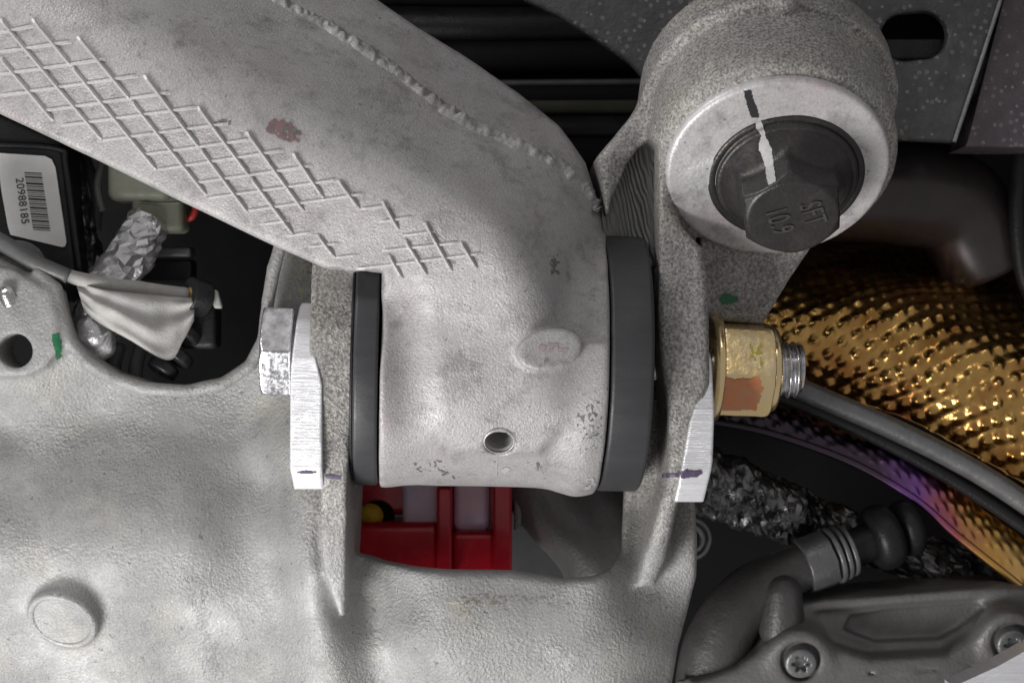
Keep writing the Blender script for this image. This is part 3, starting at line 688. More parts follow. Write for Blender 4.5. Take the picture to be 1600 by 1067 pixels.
profR = [(-.6, P(0, 528, -1)[2]), (-1.2, P(0, 560, -1.1)[2]), (-1.42, P(0, 640, -1.4)[2]), (-1.46, P(0, 735, -1.4)[2]), (-1.2, zR1), (1.2, zR1), (1.4, -1.4), (1.4, 0), (.7, .1)]
PR = Q([(1096, 525), (1108, 520), (1113, 560), (1115, 640), (1112, 720), (1100, 790), (1054, 790), (1062, 740), (1076, 660), (1086, 632), (1098, 610)], -1.3)
plR = tag(sdf('lock_plate', lambda p: smax(poly2(p[0], p[2], PR), yzp(p, profR), .02), (2.2, -1.6, -2.6), (3.2, 1.6, .3), .03, M['shim']), 'bright milled aluminium lock plate behind the gold nut, thick pen dash near its lower end', 'lock plate', 'milled lock plates on the bracket ears')
patch('pen_dash', bvh(plL), [(463, 736), (478, 734), (495, 736), (495, 739), (478, 740), (464, 739)], M['purple'], plL, ragged=.5, step=1., off=.01)
patch('pen_dash', bvh(plR), [(1063, 736), (1072, 733), (1096, 734), (1098, 739), (1090, 745), (1064, 747)], M['purple'], plR, ragged=.8, step=1., off=.01)

bolt = thing('hex_bolt', 'long silver hex bolt through the bushing, worn zinc head left of the bracket', 'bolt', P(437, 549, 0))
hb = P(410, 549, -.35)
# head: hex axis along BA
HO = P(436, 549, 0)
HR = 30 
def f_head(p):
    t, r = axial(p, HO, BA)
    d = smax(hexd(p, HO, BA, .675, math.radians(HR)), np.abs(t) - .245, .02)
    d = smax(d, (r - .70 - (t + .245) * 1.6) * .53, .02)
    return smin(d, cyl(p, HO, BA, .2, .27, .60, .02), .02)
sdf('bolt_head', f_head, HO - 1.0, HO + 1.0, .028, M['zinc'], bolt)
lathe('bolt_shank', [(.2, .28), (7.4, .28)], HO, BA, M['steel'], bolt, 32)
TO = P(1196, 577, 0)
thread('threaded_end', TO - BA * .3, BA, .86, .45, .125, .055, M['zinc'], bolt, 64, 10)
nut = thing('lock_nut', 'gold zinc plated flange lock nut, lower facet painted orange', 'nut', P(1160, 576, 0))
NO = P(1165, 576, 0)
def f_nut(p):
    t, r = axial(p, NO, BA)
    d = smax(hexd(p, NO, BA, .685, math.radians(HR + 8)), np.abs(t + .04) - .40, .02)
    d = smax(d, (r - .74 + (t - .36) * .8) * .75, .03)
    return d
nutb = sdf('hex_body', f_nut, NO - 1.0, NO + 1.0, .028, M['gold'], nut)
lathe('nut_flange', rprof(-.58, -.42, .3, .84, .07), NO, BA, M['gold'], nut, 64, closed=True)
lathe('crimp_collar', rprof(.30, .475, .40, .66, .07), NO, BA, M['gold'], nut, 64, closed=True)
tN = bvh(nutb)
patch('orange_paint', tN, [(1122, 590), (1186, 589), (1194, 604), (1184, 640), (1118, 643), (1120, 600)], M['orange'], nut, ragged=3.5, step=1.3)
patch('yellow_wear', tN, [(1172, 530), (1192, 528), (1194, 575), (1180, 580), (1170, 560)], plain('yellow_film', (.75, .62, .12), .3, .6), nut, ragged=5, keep=-.02, step=1.3, seed=21)

# ================================================================== BIG FLANGE BOLT
big = thing('flange_bolt', 'large black oxide flanged hex bolt, strength marks on its head and a white witness stripe', 'bolt', PC)
FO = P(1228, 275, -1.27) 
bfl = lathe('flange', [(-.1, .3), (-.1, 1.12), (-.04, 1.165), (.05, 1.165), (.075, 1.14), (.075, 1.06), (.06, 1.05), (.13, 1.045), (.155, 1.02), (.15, .93), (.13, .91), (.17, .89), (.30, .80), (.32, .5)], FO, nb, M['blackox'], big, 96)
def f_big(p):
    t, r = axial(p, FO, nb)
    d = smax(hexd(p, FO, nb, .685, math.radians(8)), np.maximum(t - .97, .1 - t), .02)
    d = smax(d, (r - .655 - (.97 - t) * 1.1) * .67, .015)
    co = smax(r - .80 - (.33 - np.clip(t, .1, .6)) * 1.0, np.maximum(.1 - t, t - .55), .05)
    d = smin(d, co, .10)
    return d - .008 * vnoise(*p, 6.)
bh = sdf('hex_head', f_big, FO - 1.6, FO + np.array([1.6, 1.2, 1.6]), .03, M['blackox'], big)
tH = [bvh(bh), bvh(bfl)]
e1 = P(1300, 330, 0) - P(1240, 338, 0)
ftop = FO + nb * .972
tx = np.array([.26, 0, -.97]); tz = nb
axn, uu, vv = basis(nb)
down = np.array([0, 0, -1.]); down -= nb * (down @ nb); down /= np.linalg.norm(down)
right = np.cross(down, nb); right = right if right[0] > 0 else -right
dirt_ = down * .93 + right * .36; dirt_ /= np.linalg.norm(dirt_)
perp = np.cross(nb, dirt_)
embm = M['blackox']
text('raised_letters', 'SFT', .46, ftop + right * .27 - down * .10, dirt_, tz, M['embossed'], big, .02, 1., .62)
text('raised_numbers', '10.9', .46, ftop - right * .20 + down * .04, dirt_, tz, M['embossed'], big, .02, 1.05, .62)
patch('white_stripe', tH, [(1180, 190), (1190, 188), (1195, 202), (1198, 214), (1206, 232), (1214, 284), (1200, 292), (1194, 252), (1184, 234), (1188, 212), (1180, 202)], M['white'], big, ragged=1.2, step=1.2)

# ================================================================== MODULE BOX WITH LABEL (left)
mod = thing('control_module', 'black plastic module box with barcode sticker below the control arm', 'module', P(50, 320, 1.6))
mpoly = Q([(-120, 170), (0, 175), (96, 216), (102, 260), (122, 432), (90, 470), (-120, 470)], 1.6)
sdf('housing', lambda p: smax(smax(poly2(p[0], p[2], mpoly), 1.62 - p[1], .12), p[1] - 3, .1), (-10.6, 1.3, .3), (-6.9, 3.2, 4.2), .05, M['black'], mod)
tube('housing_rim', [P(-60, 222, 1.6), P(0, 226, 1.6), P(92, 233, 1.6), P(103, 262, 1.6), P(125, 432, 1.6)], .055, M['black'], mod, 10)
lab = Q([(-6, 239), (70, 244), (80, 249), (86, 262), (103, 378), (101, 385), (96, 386), (16, 367), (12, 355), (2, 300)], 1.55)
def prism(name, pl, y0, y1, mat, parent=None):
    V = [(x, y0, z) for x, z in pl] + [(x, y1, z) for x, z in pl]; n = len(pl)
    ar = sum(pl[i][0] * pl[(i+1) % n][1] - pl[(i+1) % n][0] * pl[i][1] for i in range(n))
    idx = list(range(n)) if ar > 0 else list(range(n))[::-1]
    F = [tuple(idx), tuple(i + n for i in idx[::-1])] + [(idx[k], idx[k] + n, idx[(k+1) % n] + n, idx[(k+1) % n]) for k in range(n)]
    return mesh_obj(name, V, F, mat, parent, smooth=False)
lb = prism('barcode_sticker', lab, 1.565, 1.60, M['label'], mod)
bars = Q([(0, 0)], 0)
k = 0; t = 0.; wds = [1.6, .9, 2.4, .9, .9, 3., 1.5, .9, 2.4, 1., .9, 1.6, 3., .9, 1.6, .9, 2.6, 1., .9, 2.2, 1.6, .9, 2.6, .9, 1.5, 2.2, 1.]
x0, y0_ = 38, 269; x1, y1_ = 52, 361
tot = sum(wds) + 1.55 * len(wds); V = []; F = []
for wd in wds:
    a = t / tot; b = (t + wd) / tot; t += wd + 1.55
    for q in (a, b): pass
    ua, va = x0 + (x1 - x0) * a, y0_ + (y1_ - y0_) * a; ub, vb = x0 + (x1 - x0) * b, y0_ + (y1_ - y0_) * b
    n0 = len(V); V += [P(ua, va, 1.558), P(ua + 27, va + 1.5, 1.558), P(ub + 27, vb + 1.5, 1.558), P(ub, vb, 1.558)]; F.append((n0, n0+3, n0+2, n0+1))
mesh_obj('barcode', V, F, M['print'], lb, False)
text('sticker_digits', '20988185', .185, P(34.5, 314, 1.555), (.13, 0, -.99), (0, -1, 0), M['print'], lb, .002, 1.05)

# wires and hoses in the left opening
cab = tag(tube('power_cable', [P(-60, 352, .4), P(0, 378, .35), P(50, 408, .3), P(107, 432, .35)], [.135, .14, .135, .12], M['cable'], None, 24), 'thick dark grey cable entering the opening from the left over the tab', 'cable')
cap = tag(sdf('rubber_cap', lambda p: capsule(p, P(28, 420, .95), P(34, 440, 1.5), .46, .5), (-9.2, .2, -.2), (-7, 2.2, 2.2), .05, M['cable']), 'round grey rubber cap behind the dark grey cable', 'cap')
tp = thing('tape_wrap', 'loose end of beige cloth tape wrapped round a cable, flap hanging down', 'tape', P(200, 470, .8))
tube('wrapped_sleeve', [P(103, 430, .45), P(150, 443, .6), P(220, 452, .8), P(296, 462, .9)], [.11, .13, .13, .13], M['tape'], tp, 24, wob=.02)
def flap():
    U = np.linspace(0, 1, 40); W = np.linspace(0, 1, 24); V = []; F = []
    topc = smoothpath([(118, 440, .45), (160, 452, .42), (230, 460, .5), (303, 466, .6)], 13); botc = smoothpath([(130, 482, .55), (150, 502, .6), (200, 530, .35), (262, 563, .3), (286, 532, .42), (303, 500, .55)], 8)
    T = np.array(topc); Bc = np.array(botc)
    ti = lambda A, a: np.array([np.interp(a, np.linspace(0, 1, len(A)), A[:, k]) for k in range(3)])
    for a in U:
        for b in W:
            q = ti(T, a) * (1 - b) + ti(Bc, a) * b
            V.append(P(q[0], q[1], q[2] - .10 * math.sin(b * 3) * math.sin(a * 3 + 1) + .05 * math.sin(a * 9 + b * 3) + .03 * math.sin(b * 14 - a * 5) + .02 * math.sin(a * 23 + b * 9)))
    n = len(W); m = len(V)
    V += [v + np.array([0, .03, 0]) for v in V]
    for i in range(len(U) - 1):
        for j in range(n - 1):
            c = i * n + j; F.append((c, c + 1, c + n + 1, c + n)); c += m; F.append((c + n, c + n + 1, c + 1, c))
    for i in range(len(U) - 1):
        for j in (0, n - 1): c = i * n + j; F.append((c, c + n, c + n + m, c + m))
    for j in range(n - 1):
        for i in (0, len(U) - 1): c = i * n + j; F.append((c, c + 1, c + 1 + m, c + m))
    return mesh_obj('tape_flap', V, F, M['tape'], tp)
flap()
fo = tag(tube('foil_sleeve', [P(236, 340, 1.9), P(205, 395, 1.8), P(168, 455, 1.7), P(150, 520, 1.5), P(160, 545, 1.5)], [.36, .40, .41, .38, .25], M['foil'], None, 22, n=7, wob=.09, wscale=2.2, facet=.022), 'crumpled silver foil sleeve running down from the green connector', 'foil sleeve')
fo2 = tag(tube('foil_sleeve', [P(108, 240, 2.8), P(125, 330, 2.7), P(145, 440, 2.6), P(130, 500, 2.6)], [.2, .24, .24, .2], M['blackfoil'], None, 16, n=8, wob=.07, wscale=2.2, facet=.02), 'dull foil sleeve hanging beside the module box edge', 'foil sleeve')
fe = tag(sdf('foil_wrapped_end', lambda p: capsule(p, P(150, 520, .95), P(156, 540, 1.0), .34, .24) - .10 * np.abs(vnoise(*p, 2.5)) - .05 * vnoise(*p, 6), P(150, 530, 1) - .7, P(150, 530, 1) + .7, .03, M['foil']), 'silver foil wrapped cable end below the tape flap', 'foil cap')
cn = thing('plug_connector', 'grey green plastic plug connector under the arm edge', 'connector', P(230, 310, 1.9))
def rbox(a, b, y0, y1, r=.06, sk=0):
    (u0, v0), (u1, v1) = a, b; ym = (y0 + y1) / 2; p0 = P(u0, v1, y0); p1 = P(u1, v0, y0)
    c = [(p0[0] + p1[0]) / 2, ym, (p0[2] + p1[2]) / 2]; h = [(p1[0] - p0[0]) / 2, (y1 - y0) / 2, (p1[2] - p0[2]) / 2]
    def f(p):
        q = [np.abs(p[i] - c[i] + (sk * (p[2] - c[2]) if i == 0 else 0)) - h[i] + r for i in range(3)]
        return np.sqrt(sum(np.maximum(k, 0) ** 2 for k in q)) + np.minimum(np.maximum(np.maximum(q[0], q[1]), q[2]), 0) - r
    return f, np.array([p0[0], y0, p0[2]]) - .35, np.array([p1[0], y1, p1[2]]) + .35
def sbox(name, a, b, y0, y1, mat, parent=None, r=.06, h=.04, sk=0):
    f, lo, hi = rbox(a, b, y0, y1, r, sk); return sdf(name, f, lo, hi, h, mat, parent)
sbox('upper_shell', (166, 225), (266, 314), 1.7, 2.5, M['conn'], cn, .16)
sbox('lower_shell', (204, 300), (286, 362), 1.85, 2.6, M['conn'], cn, .12)
tube('seam_line', [P(208, 316, 1.84), P(250, 318, 1.84), P(282, 317, 1.84)], .02, M['conn'], cn, 8)
tube('red_seal', [P(272, 300, 2.3), P(296, 300, 2.2), P(306, 318, 2.2), P(300, 338, 2.2), P(284, 343, 2.3)], .065, M['redpaint'], cn, 14)
for (u0, v0, u1, v1, yy, mt, lbl) in ((228, 385, 298, 402, 3.0, 'dimgrey', 'thin grey rail behind the foil sleeve'), (205, 405, 300, 440, 3.1, 'black', 'black bar below the thin grey rail'),):
    tag(sbox('wiring_rail', (u0, v0), (u1, v1), yy, yy + .5, M[mt], None, .05), lbl, 'rail')
bc = thing('sensor_plug', 'black sensor plug with amber seal and white lock tab at the tape end', 'connector', P(315, 490, 1.2))
lathe('plug_collar', rprof(0, .35, .12, .30, .04), P(322, 468, 1.0), (-.75, -.6, .2), M['black'], bc, 32, closed=True)
lathe('amber_seal', rprof(.02, .30, .02, .17, .03), P(320, 468, .97), (-.75, -.6, .2), M['amber'], bc, 24, closed=True)
sbox('lock_tab', (330, 453), (343, 482), 1.0, 1.15, M['whitepl'], bc, .03, .025, .3)
sbox('plug_body', (280, 478), (338, 545), 1.3, 1.9, M['black'], bc, .1)
for i, (u, v, r) in enumerate(((290, 520, .28), (275, 556, .30), (255, 575, .26))):
    lathe('cable_boot', rprof(-.1, .1, .05, r, .05), P(u, v, 1.35), (-.5, -.3, -.8), M['black'], bc, 32, closed=True)
for i, (pp, r, mt, lbl) in enumerate((([P(130, 240, 3.2), P(150, 300, 3.), P(150, 360, 3.1)], .10, 'cable', 'grey wire beside the module box, behind the foil'), ([P(185, 540, 2.), P(178, 580, 1.8), P(200, 620, 1.8)], .13, 'cable', 'dark grey hose under the foil cap'), ([P(225, 530, 1.7), P(212, 575, 1.6), P(215, 620, 1.6)], .12, 'cable', 'dark hose below the middle of the tape flap'), ([P(160, 250, 2.9), P(152, 290, 2.9), P(160, 330, 2.9)], .06, 'whitepl', 'thin pale wire left of the green connector'))):
    tag(tube('wiring_hose', pp, r, M[mt], None, 16), lbl, 'hose')

# ================================================================== RED CALIPER BLOCK IN THE OPENING
rd = thing('red_caliper', 'glossy red anodised block seen through the bracket opening', 'caliper', P(680, 830, 3.2))
sbox('red_body', (520, 700), (700, 805), 3.4, 4.4, M['red'], rd, .1, .05)
sbox('red_lower_bar', (520, 816), (685, 905), 3.0, 4.2, M['red'], rd, .12, .05)
sbox('red_post', (682, 760), (706, 905), 2.9, 3.6, M['red'], rd, .06)
sbox('red_post', (770, 720), (800, 905), 2.9, 3.8, M['red'], rd, .06)
sbox('red_block', (706, 830), (774, 905), 3.15, 3.9, M['red'], rd, .1)
sbox('red_web', (700, 720), (780, 835), 3.6, 4., M['red'], rd, .1)
sbox('pink_reflection', (628, 720), (690, 822), 3.15, 3.6, M['pinkrefl'], rd, .12)  # pink slabs stand in for reflections on the red metal
sbox('pink_reflection', (708, 720), (766, 830), 3.3, 3.7, M['pinkrefl'], rd, .14)
lathe('port_recess', [(.02, .30), (.0, .29), (-.02, .0)], P(590, 808, 3.34), (0, -1, 0), M['black'], rd, 32)
pb = thing('yellow_plug', 'small yellow plug in the red block', 'plug', P(579, 806, 3.2))
lathe('plug_dome', [(.12, .0), (.1, .10), (.04, .19), (-.03, .22)], P(579, 806, 3.24), (0, -1, -.1), M['yellow'], pb, 24)
tag(sbox('grey_post', (803, 740), (815, 830), 3.4, 3.8, M['wash'], None, .05), 'thin light grey post right of the red block', 'post')
kn = tag(tube('knuckle_arm', [P(790, 640, 4.2), P(870, 770, 3.9), P(935, 860, 3.6), P(960, 960, 3.6)], [.9, .85, .75, .7], M['dim'], None, 40, n=14, wob=.03, wscale=1.5), 'dark grey cast arm behind the bracket opening', 'suspension arm')
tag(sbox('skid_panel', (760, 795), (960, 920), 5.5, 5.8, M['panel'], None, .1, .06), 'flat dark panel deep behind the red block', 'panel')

# ================================================================== TOP RIGHT BLACK BRACKET
br = thing('body_bracket', 'black painted body bracket with slotted hole and dried water spots', 'bracket', P(1300, 100, 3.))
brp = Q([(780, -80), (820, 0), (872, 25), (938, 66), (984, 98), (1030, 150), (1200, 215), (1395, 218), (1491, 222), (1564, 0), (1590, -80)], 2.6)
slot = (P(1414, 58, 2.6), P(1444, 55, 2.6))
def f_br(p):
    x, y, z = p
    d = smax(poly2(x, z, brp), np.abs(y - 2.75) - .15, .07)
    s = capsule((x, y * 0, z), np.array([slot[0][0], 0, slot[0][2]]), np.array([slot[1][0], 0, slot[1][2]]), .41)
    d = smax(d, -s, .05)
    return d
sdf('bracket_plate', f_br, (-.6, 2.3, 3.1), (9.2, 3.2, 7.), .05, M['spotted'], br)
b2 = tag(prism('side_rail', Q([(1508, 229), (1512, 222), (1584, -60), (1700, -60), (1700, 226), (1600, 230)], 3.0), 3.0, 4.2, M['spotted2']), 'dark purple grey side rail at the top right corner with dried spots', 'rail')
prism('slot_backing', Q([(1340, -20), (1520, -20), (1520, 150), (1340, 150)], 3.2), 3.6, 3.7, M['dark'], br)
sbox('inner_flange', (1375, 60), (1490, 95), 3.05, 3.5, M['black'], br, .05)
tube('edge_bead', [P(1565, -5, 2.6), P(1528, 110, 2.6), P(1491, 222, 2.6)], .035, M['wash'], br, 10)
bm_ = tag(tube('exhaust_pipe', [P(1290, 300, 5.2), P(1420, 300, 5.2), P(1500, 330, 5.4), P(1545, 420, 5.6)], [.9, 1., .95, .9], plain('burnt_pipe', (.05, .045, .045), .35, .4, (.08, .06, .06), 1.), None, 40, n=12), 'dark round pipe end behind the gold heat shield', 'pipe')
tag(tube('black_hose', [P(1600, 200, 4.5), P(1590, 320, 4.5), P(1598, 420, 4.6), P(1620, 480, 4.6)], .16, M['black'], None, 20), 'thin black hose at the right edge above the heat shield', 'hose')
# top centre dark panels
dp = thing('radiator_duct', 'dark ribbed duct panel in the shadow behind the arm at top centre', 'duct', P(850, 80, 6))
for k, (v, r, mt) in enumerate(((-10, .30, 'dark'), (40, .35, 'black'), (88, .3, 'dark'), (131, .07, 'slate'), (150, .2, 'dark'), (166, .18, 'olive'), (200, .22, 'black'), (235, .25, 'dark'))):
    tube('duct_rib', [P(600, v - 4 + k * 2, 6.2), P(800, v, 6.0), P(1120, v - 6 + k, 6.3)], r, M[mt], dp, 16, n=8)
prism('duct_back', Q([(560, -120), (1150, -120), (1150, 300), (560, 300)], 6.6), 6.6, 6.8, M['dark'], dp)

# ================================================================== HEAT SHIELDS
def sheet(name, rows, nu, nv, mat, parent, disp=None, th=.05):
    """rows: list of curves (each a list of (u,v,y)); lofted smoothly, displaced along its normal, with thickness"""
    C = [np.array(smoothpath([P(*q) for q in r], 24)) for r in rows]
    ti = lambda A, a: np.stack([np.interp(a, np.linspace(0, 1, len(A)), A[:, k]) for k in range(3)], -1)
    U = np.linspace(0, 1, nu); R = np.stack([ti(c, U) for c in C], 0)          # rows x nu x 3
    out_ = []
    ks = np.linspace(0, len(rows) - 1, nv)
    for kk in ks:
        i = min(int(kk), len(rows) - 2); t = kk - i
        a = R[max(i-1, 0)] if i > 0 else 2 * R[0] - R[1]; b = R[i]; c = R[i+1]; d = R[i+2] if i + 2 < len(rows) else 2 * R[-1] - R[-2]
        out_.append(.5 * ((2*b) + (-a + c) * t + (2*a - 5*b + 4*c - d) * t*t + (-a + 3*b - 3*c + d) * t**3))
    G = np.stack(out_, 0)
    gu = np.gradient(G, axis=1); gv = np.gradient(G, axis=0); n = np.cross(gu, gv); n /= np.linalg.norm(n, axis=2, keepdims=True) + 1e-9
    if n[..., 1].mean() > 0: n = -n
    su = np.concatenate([np.zeros((nv, 1)), np.cumsum(np.linalg.norm(np.diff(G, axis=1), axis=2), 1)], 1)
    sv = np.concatenate([np.zeros((1, nu)), np.cumsum(np.linalg.norm(np.diff(G, axis=0), axis=2), 0)], 0)
    if disp: G = G + n * disp(su, sv)[..., None]
    B = G - n * th; V = np.concatenate([G.reshape(-1, 3), B.reshape(-1, 3)]); m = nu * nv; F = []
    for i in range(nv - 1):
        for j in range(nu - 1):
            c = i * nu + j; F.append((c, c+nu, c+nu+1, c+1)); F.append((m+c, m+c+1, m+c+nu+1, m+c+nu))
    for j in range(nu - 1):
        for i in (0, nv - 1): c = i * nu + j; F.append((c, c+1, m+c+1, m+c))
    for i in range(nv - 1):
        for j in (0, nu - 1): c = i * nu + j; F.append((c, c+nu, m+c+nu, m+c))
    return mesh_obj(name, V, F, mat, parent)
def dimples(px, pz, h, r, skew=.5, rings=False):
    def f(su, sv):
        ca, sa = math.cos(.62), math.sin(.62)
        A = su * ca - sv * sa; Bc = su * sa + sv * ca
        Bc = Bc + .22 * vnoise(su, sv, su * 0 + 4, .8) + .06 * vnoise(su, sv, su * 0 + 2, 2.4)
        row = np.round(Bc / pz); best = np.zeros(su.shape); ring = np.zeros(su.shape)
        for dr in (-1, 0, 1):
            rr = row + dr; off = (rr * skew) % 1 * px
            ku = np.round((A - off) / px)
            jx = (np.sin(rr * 12.9 + ku * 78.2) * 43758.5) % 1 - .5; jy = (np.sin(rr * 39.3 + ku * 11.1) * 24634.6) % 1 - .5
            ca_ = ku * px + off + jx * px * .22; cb_ = rr * pz + jy * pz * .16
            dd = np.sqrt((A - ca_) ** 2 + (Bc - cb_) ** 2)
            best = np.maximum(best, np.exp(-(dd / r) ** 2)); ring = np.maximum(ring, np.exp(-((dd - .085) / .022) ** 2))
        w = .03 * np.sin(su * 1.9 + sv * 2.3) + .06 * vnoise(su, sv, su * 0, .9) + .015 * vnoise(su, sv, su * 0, 3.1)
        if rings:
            m = np.clip((1.15 - sv) / .3, 0, 1) * np.clip((su - .8) / .8, 0, 1)
            best = best * (1 - m) + ring * .4 * m
            w = w + .010 * np.cos(Bc / pz * 2 * math.pi) * np.clip((sv - 1.3) / .8, 0, 1) * np.clip((su - 1.2) / 1.2, 0, 1)
        best = best * (1 + 1.3 * vnoise(su, sv, su * 0 + 8, 1.4))
        return best * h + w
    return f
hs = thing('heat_shield', 'dimpled gold heat shield curving away at the right', 'heat shield', P(1420, 560, 3.4))
sheet('gold_sheet', [[(1200, 376, 8.2), (1400, 372, 8.), (1530, 388, 7.8), (1680, 432, 7.6)],
                     [(1190, 410, 6.), (1400, 415, 5.8), (1530, 440, 5.6), (1680, 490, 5.4)],
                     [(1170, 470, 4.2), (1400, 480, 4.), (1530, 520, 3.8), (1680, 580, 3.6)],
                     [(1150, 540, 3.9), (1380, 560, 3.7), (1520, 610, 3.4), (1680, 680, 3.2)],
                     [(1140, 590, 4.2), (1380, 640, 3.9), (1520, 710, 3.7), (1680, 800, 3.5)]], 330, 170, M['shield'], hs, dimples(.27, .31, .042, .085, .5, True))
rl = thing('shield_rail', 'dark grey rolled rail along the lower edge of the gold heat shield', 'rail', P(1400, 680, 3.3))
tube('rolled_edge', [P(1190, 580, 3.6), P(1260, 612, 3.5), P(1400, 672, 3.4), P(1540, 745, 3.3), P(1680, 840, 3.2)], .19, M['dimgrey'], rl, 24)
tube('rail_gap_shade', [P(1190, 612, 3.7), P(1260, 635, 3.6), P(1400, 700, 3.5), P(1540, 782, 3.4), P(1680, 880, 3.3)], .12, M['black'], rl, 16)  # black strip put in for the shade of the gap under the rail
ls = thing('lower_shield', 'narrow dimpled shield strip tempered purple to gold below the dark rail', 'heat shield', P(1400, 760, 3.3))
sheet('tempered_sheet', [[(1100, 612, 3.9), (1210, 630, 3.8), (1400, 702, 3.7), (1540, 795, 3.6), (1680, 905, 3.5)],
                         [(1100, 632, 3.6), (1200, 652, 3.5), (1380, 722, 3.4), (1520, 820, 3.3), (1680, 945, 3.2)],
                         [(1100, 652, 3.5), (1200, 672, 3.4), (1360, 738, 3.3), (1500, 838, 3.2), (1680, 985, 3.1)]], 200, 40, M['strip'], ls, dimples(.22, .24, .03, .07))
tube('strip_hem', [P(1100, 655, 3.5), P(1200, 676, 3.4), P(1330, 722, 3.3), P(1430, 780, 3.2), P(1500, 840, 3.2), P(1600, 920, 3.1), P(1680, 990, 3.1)], .07, M['strip'], ls, 14)

# ================================================================== LOWER RIGHT: HOSE, FITTING, COVER
fh = tag(tube('wrapped_hose', [P(1060, 745, 4.2), P(1140, 765, 4.2), P(1240, 805, 4.3), P(1330, 835, 4.4), P(1470, 880, 4.6), P(1640, 930, 4.8)], [.66, .64, .55, .45, .42, .4], M['blackfoil'], None, 40, n=15, wob=.13, wscale=1.9, facet=.02), 'crumpled blackened foil wrapped hose behind the right lock plate', 'hose')
fx = thing('flexible_pipe', 'grey corrugated pipe rings beside the right bracket leg', 'pipe', P(1090, 850, 3.))
for r in (.22, .34): lathe('pipe_ring', rprof(-.05, .05, r - .05, r + .035, .03), P(1080, 842, 3. + r), (.25, -1, .1), M['dimgrey'], fx, 40, closed=True)
el = thing('hose_fitting', 'dark grey elbow fitting with ribbed collar and clamp bands', 'pipe fitting', P(1200, 900, 2.8))
elp = [P(1105, 1110, 3.0), P(1120, 1010, 3.), P(1165, 935, 2.9), P(1235, 893, 2.9), P(1290, 872, 3.0)]
tube('elbow', elp, [.62, .58, .50, .42, .40], M['elbow'], el, 40, n=14)
ea = P(1290, 872, 3.); ead = P(1360, 846, 3.15) - ea; ead /= np.linalg.norm(ead)
lathe('clamp_band', rprof(-.45, .06, .1, .50, .03), ea, ead, M['dimgrey'], el, 8, closed=True)
for k in range(3): lathe('collar_ring', rprof(.10 + k * .13, .19 + k * .13, .1, .50 - k * .02, .03), ea, ead, M['dimgrey'], el, 48, closed=True)
lathe('fitting_neck', [(.3, .33), (1.0, .33)], ea, ead, M['black'], el, 32)
lathe('fitting_bead', rprof(.85, 1.35, .1, .58, .2), ea, ead, M['black'], el, 48, closed=True)
lathe('fitting_bead', rprof(1.38, 1.75, .1, .5, .16), ea, ead, M['black'], el, 48, closed=True)
sdf('cast_lug', lambda p: capsule(p, P(1222, 925, 2.6), P(1222, 980, 2.7), .34, .4), (3.6, 1.8, -5.6), (5.6, 3.6, -3.2), .05, M['elbow'], el)

gc = thing('gearbox_cover', 'grey cast gearbox cover with two bolt bosses at the lower right', 'gearbox cover', P(1400, 1000, 2.6))
G1 = P(1250, 1032, 2.2); G2 = P(1580, 1003, 2.2)
cov = Q([(1060, 1150), (1080, 1062), (1150, 1025), (1190, 1010), (1210, 990), (1190, 975), (1215, 945), (1290, 935), (1420, 925), (1560, 915), (1620, 918), (1750, 930), (1750, 1150)], 2.8)
ledge = Q([(1060, 1150), (1078, 1062), (1150, 1040), (1196, 1010), (1300, 1008), (1360, 1026), (1480, 1020), (1530, 985), (1700, 975), (1750, 1150)], 2.4)
def f_gc(p):
    x, y, z = p
    d = smax(smax(poly2(x, z, cov), 2.85 - y, .18), y - 4.5, .1)
    lg = smax(smax(poly2(x, z, ledge), 2.35 - y + .25 * (z + 5.0), .16), y - 4, .1)
    d = smin(d, lg, .12)
    d = smin(d, chain(p, [P(1200, 975, 2.8), P(1225, 955, 2.8), P(1290, 945, 2.8), P(1420, 934, 2.8), P(1570, 924, 2.8), P(1700, 935, 2.8)], .09, .02), .12)
    for g in (G1, G2):
        d = smin(d, cyl(p, g, (0, -1, -.28), -1.2, .0, .52, .09), .22)
        d = smax(d, -cyl(p, g, (0, -1, -.28), -.08, .5, .33, .02), .05)
    d = smin(d, smax(np.sqrt((y - 2.5) ** 2 + (z - P(0, 1052, 2.5)[2] - (x - 5) * .075) ** 2) - .06, np.abs(x - 6) - 3.2, .05), .1)
    pk = smax(poly2(x, z, Q([(1330, 962), (1400, 952), (1520, 945), (1545, 950), (1500, 985), (1470, 1000), (1370, 1004), (1320, 985)], 2.8)), 2.6 - y, .1)
    d = smax(d, -smax(pk, y - 3.1, .08), .08)
    for k in (0, 1):
        g = np.sqrt((y - 2.28) ** 2 + (z - P(0, 1046 + k * 14, 2.3)[2] - (x - 5) * .06) ** 2) - .03
        d = smax(d, -g, .03) if k else d
    return d - .01 * vnoise(x, y, z, 2)
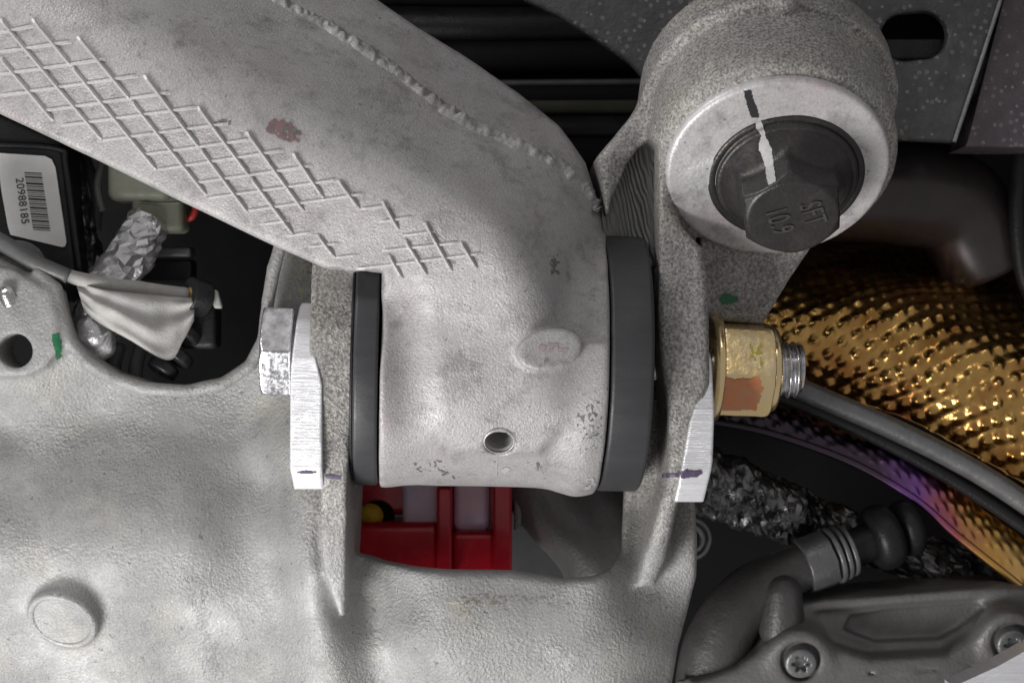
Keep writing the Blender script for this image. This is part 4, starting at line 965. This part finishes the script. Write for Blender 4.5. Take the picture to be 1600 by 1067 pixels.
sdf('cover_casting', f_gc, (2.6, 1.7, -6.9), (10.3, 4.7, -4.), .055, M['dim'], gc)
def torx(o):
    ax = np.array((0, -1, -.28)); ax = ax / np.linalg.norm(ax); a_, u_, v_ = basis(ax)
    def f(p):
        t, r = axial(p, o, ax); a = (p[0]-o[0])*u_[0] + (p[1]-o[1])*u_[1] + (p[2]-o[2])*u_[2]; b = (p[0]-o[0])*v_[0] + (p[1]-o[1])*v_[1] + (p[2]-o[2])*v_[2]
        th = np.arctan2(b, a); d = smax(r - .27, np.maximum(-.3 - t, t - .14), .07)
        return smax(d, -smax(r - .125 - .035 * np.cos(6 * th), .03 - t, .01), .02)
    return f
for g, l in ((G1, 'star socket screw on the lower cover boss left of the other one'), (G2, 'star socket screw at the right edge above the bright bar')):
    tag(sdf('socket_screw', torx(g), g - .45, g + .45, .025, M['dimgrey']), l, 'screw')
tag(prism('alloy_bar', Q([(1490, 1072), (1560, 1040), (1610, 1012), (1700, 970), (1760, 1200), (1500, 1200)], .3), .3, .9, M['shim']), 'bright brushed alloy bar across the bottom right corner', 'bar')

# ================================================================== ENGINE BAY SHELL
def quad(name, pts, mat):
    o = mesh_obj(name, pts, [(0, 1, 2, 3)], mat, None, False); o['kind'] = 'structure'; return o
def slab(name, lo, hi, mat):
    (a, b, c), (d, e, f) = lo, hi; V = [(x, y, z) for x in (a, d) for y in (b, e) for z in (c, f)]
    F = [(0, 1, 3, 2), (4, 6, 7, 5), (0, 4, 5, 1), (2, 3, 7, 6), (0, 2, 6, 4), (1, 5, 7, 3)]
    o = mesh_obj(name, V, F, mat, None, False); o['kind'] = 'structure'; return o
slab('engine_bay_wall', (-16, 9, -12), (16, 9.5, 12), M['dark'])
slab('unseen_bay_ceiling', (-16, -1, 10), (16, 8.99, 10.5), M['dark'])  # unseen, added so upward reflections turn dark
slab('unseen_bay_side', (-16.5, -1, -12), (-16.01, 9, 12), M['dark'])  # both sides are out of view, added to keep reflections dark
slab('unseen_bay_side', (16.01, -1, -12), (16.5, 9, 12), M['dark'])
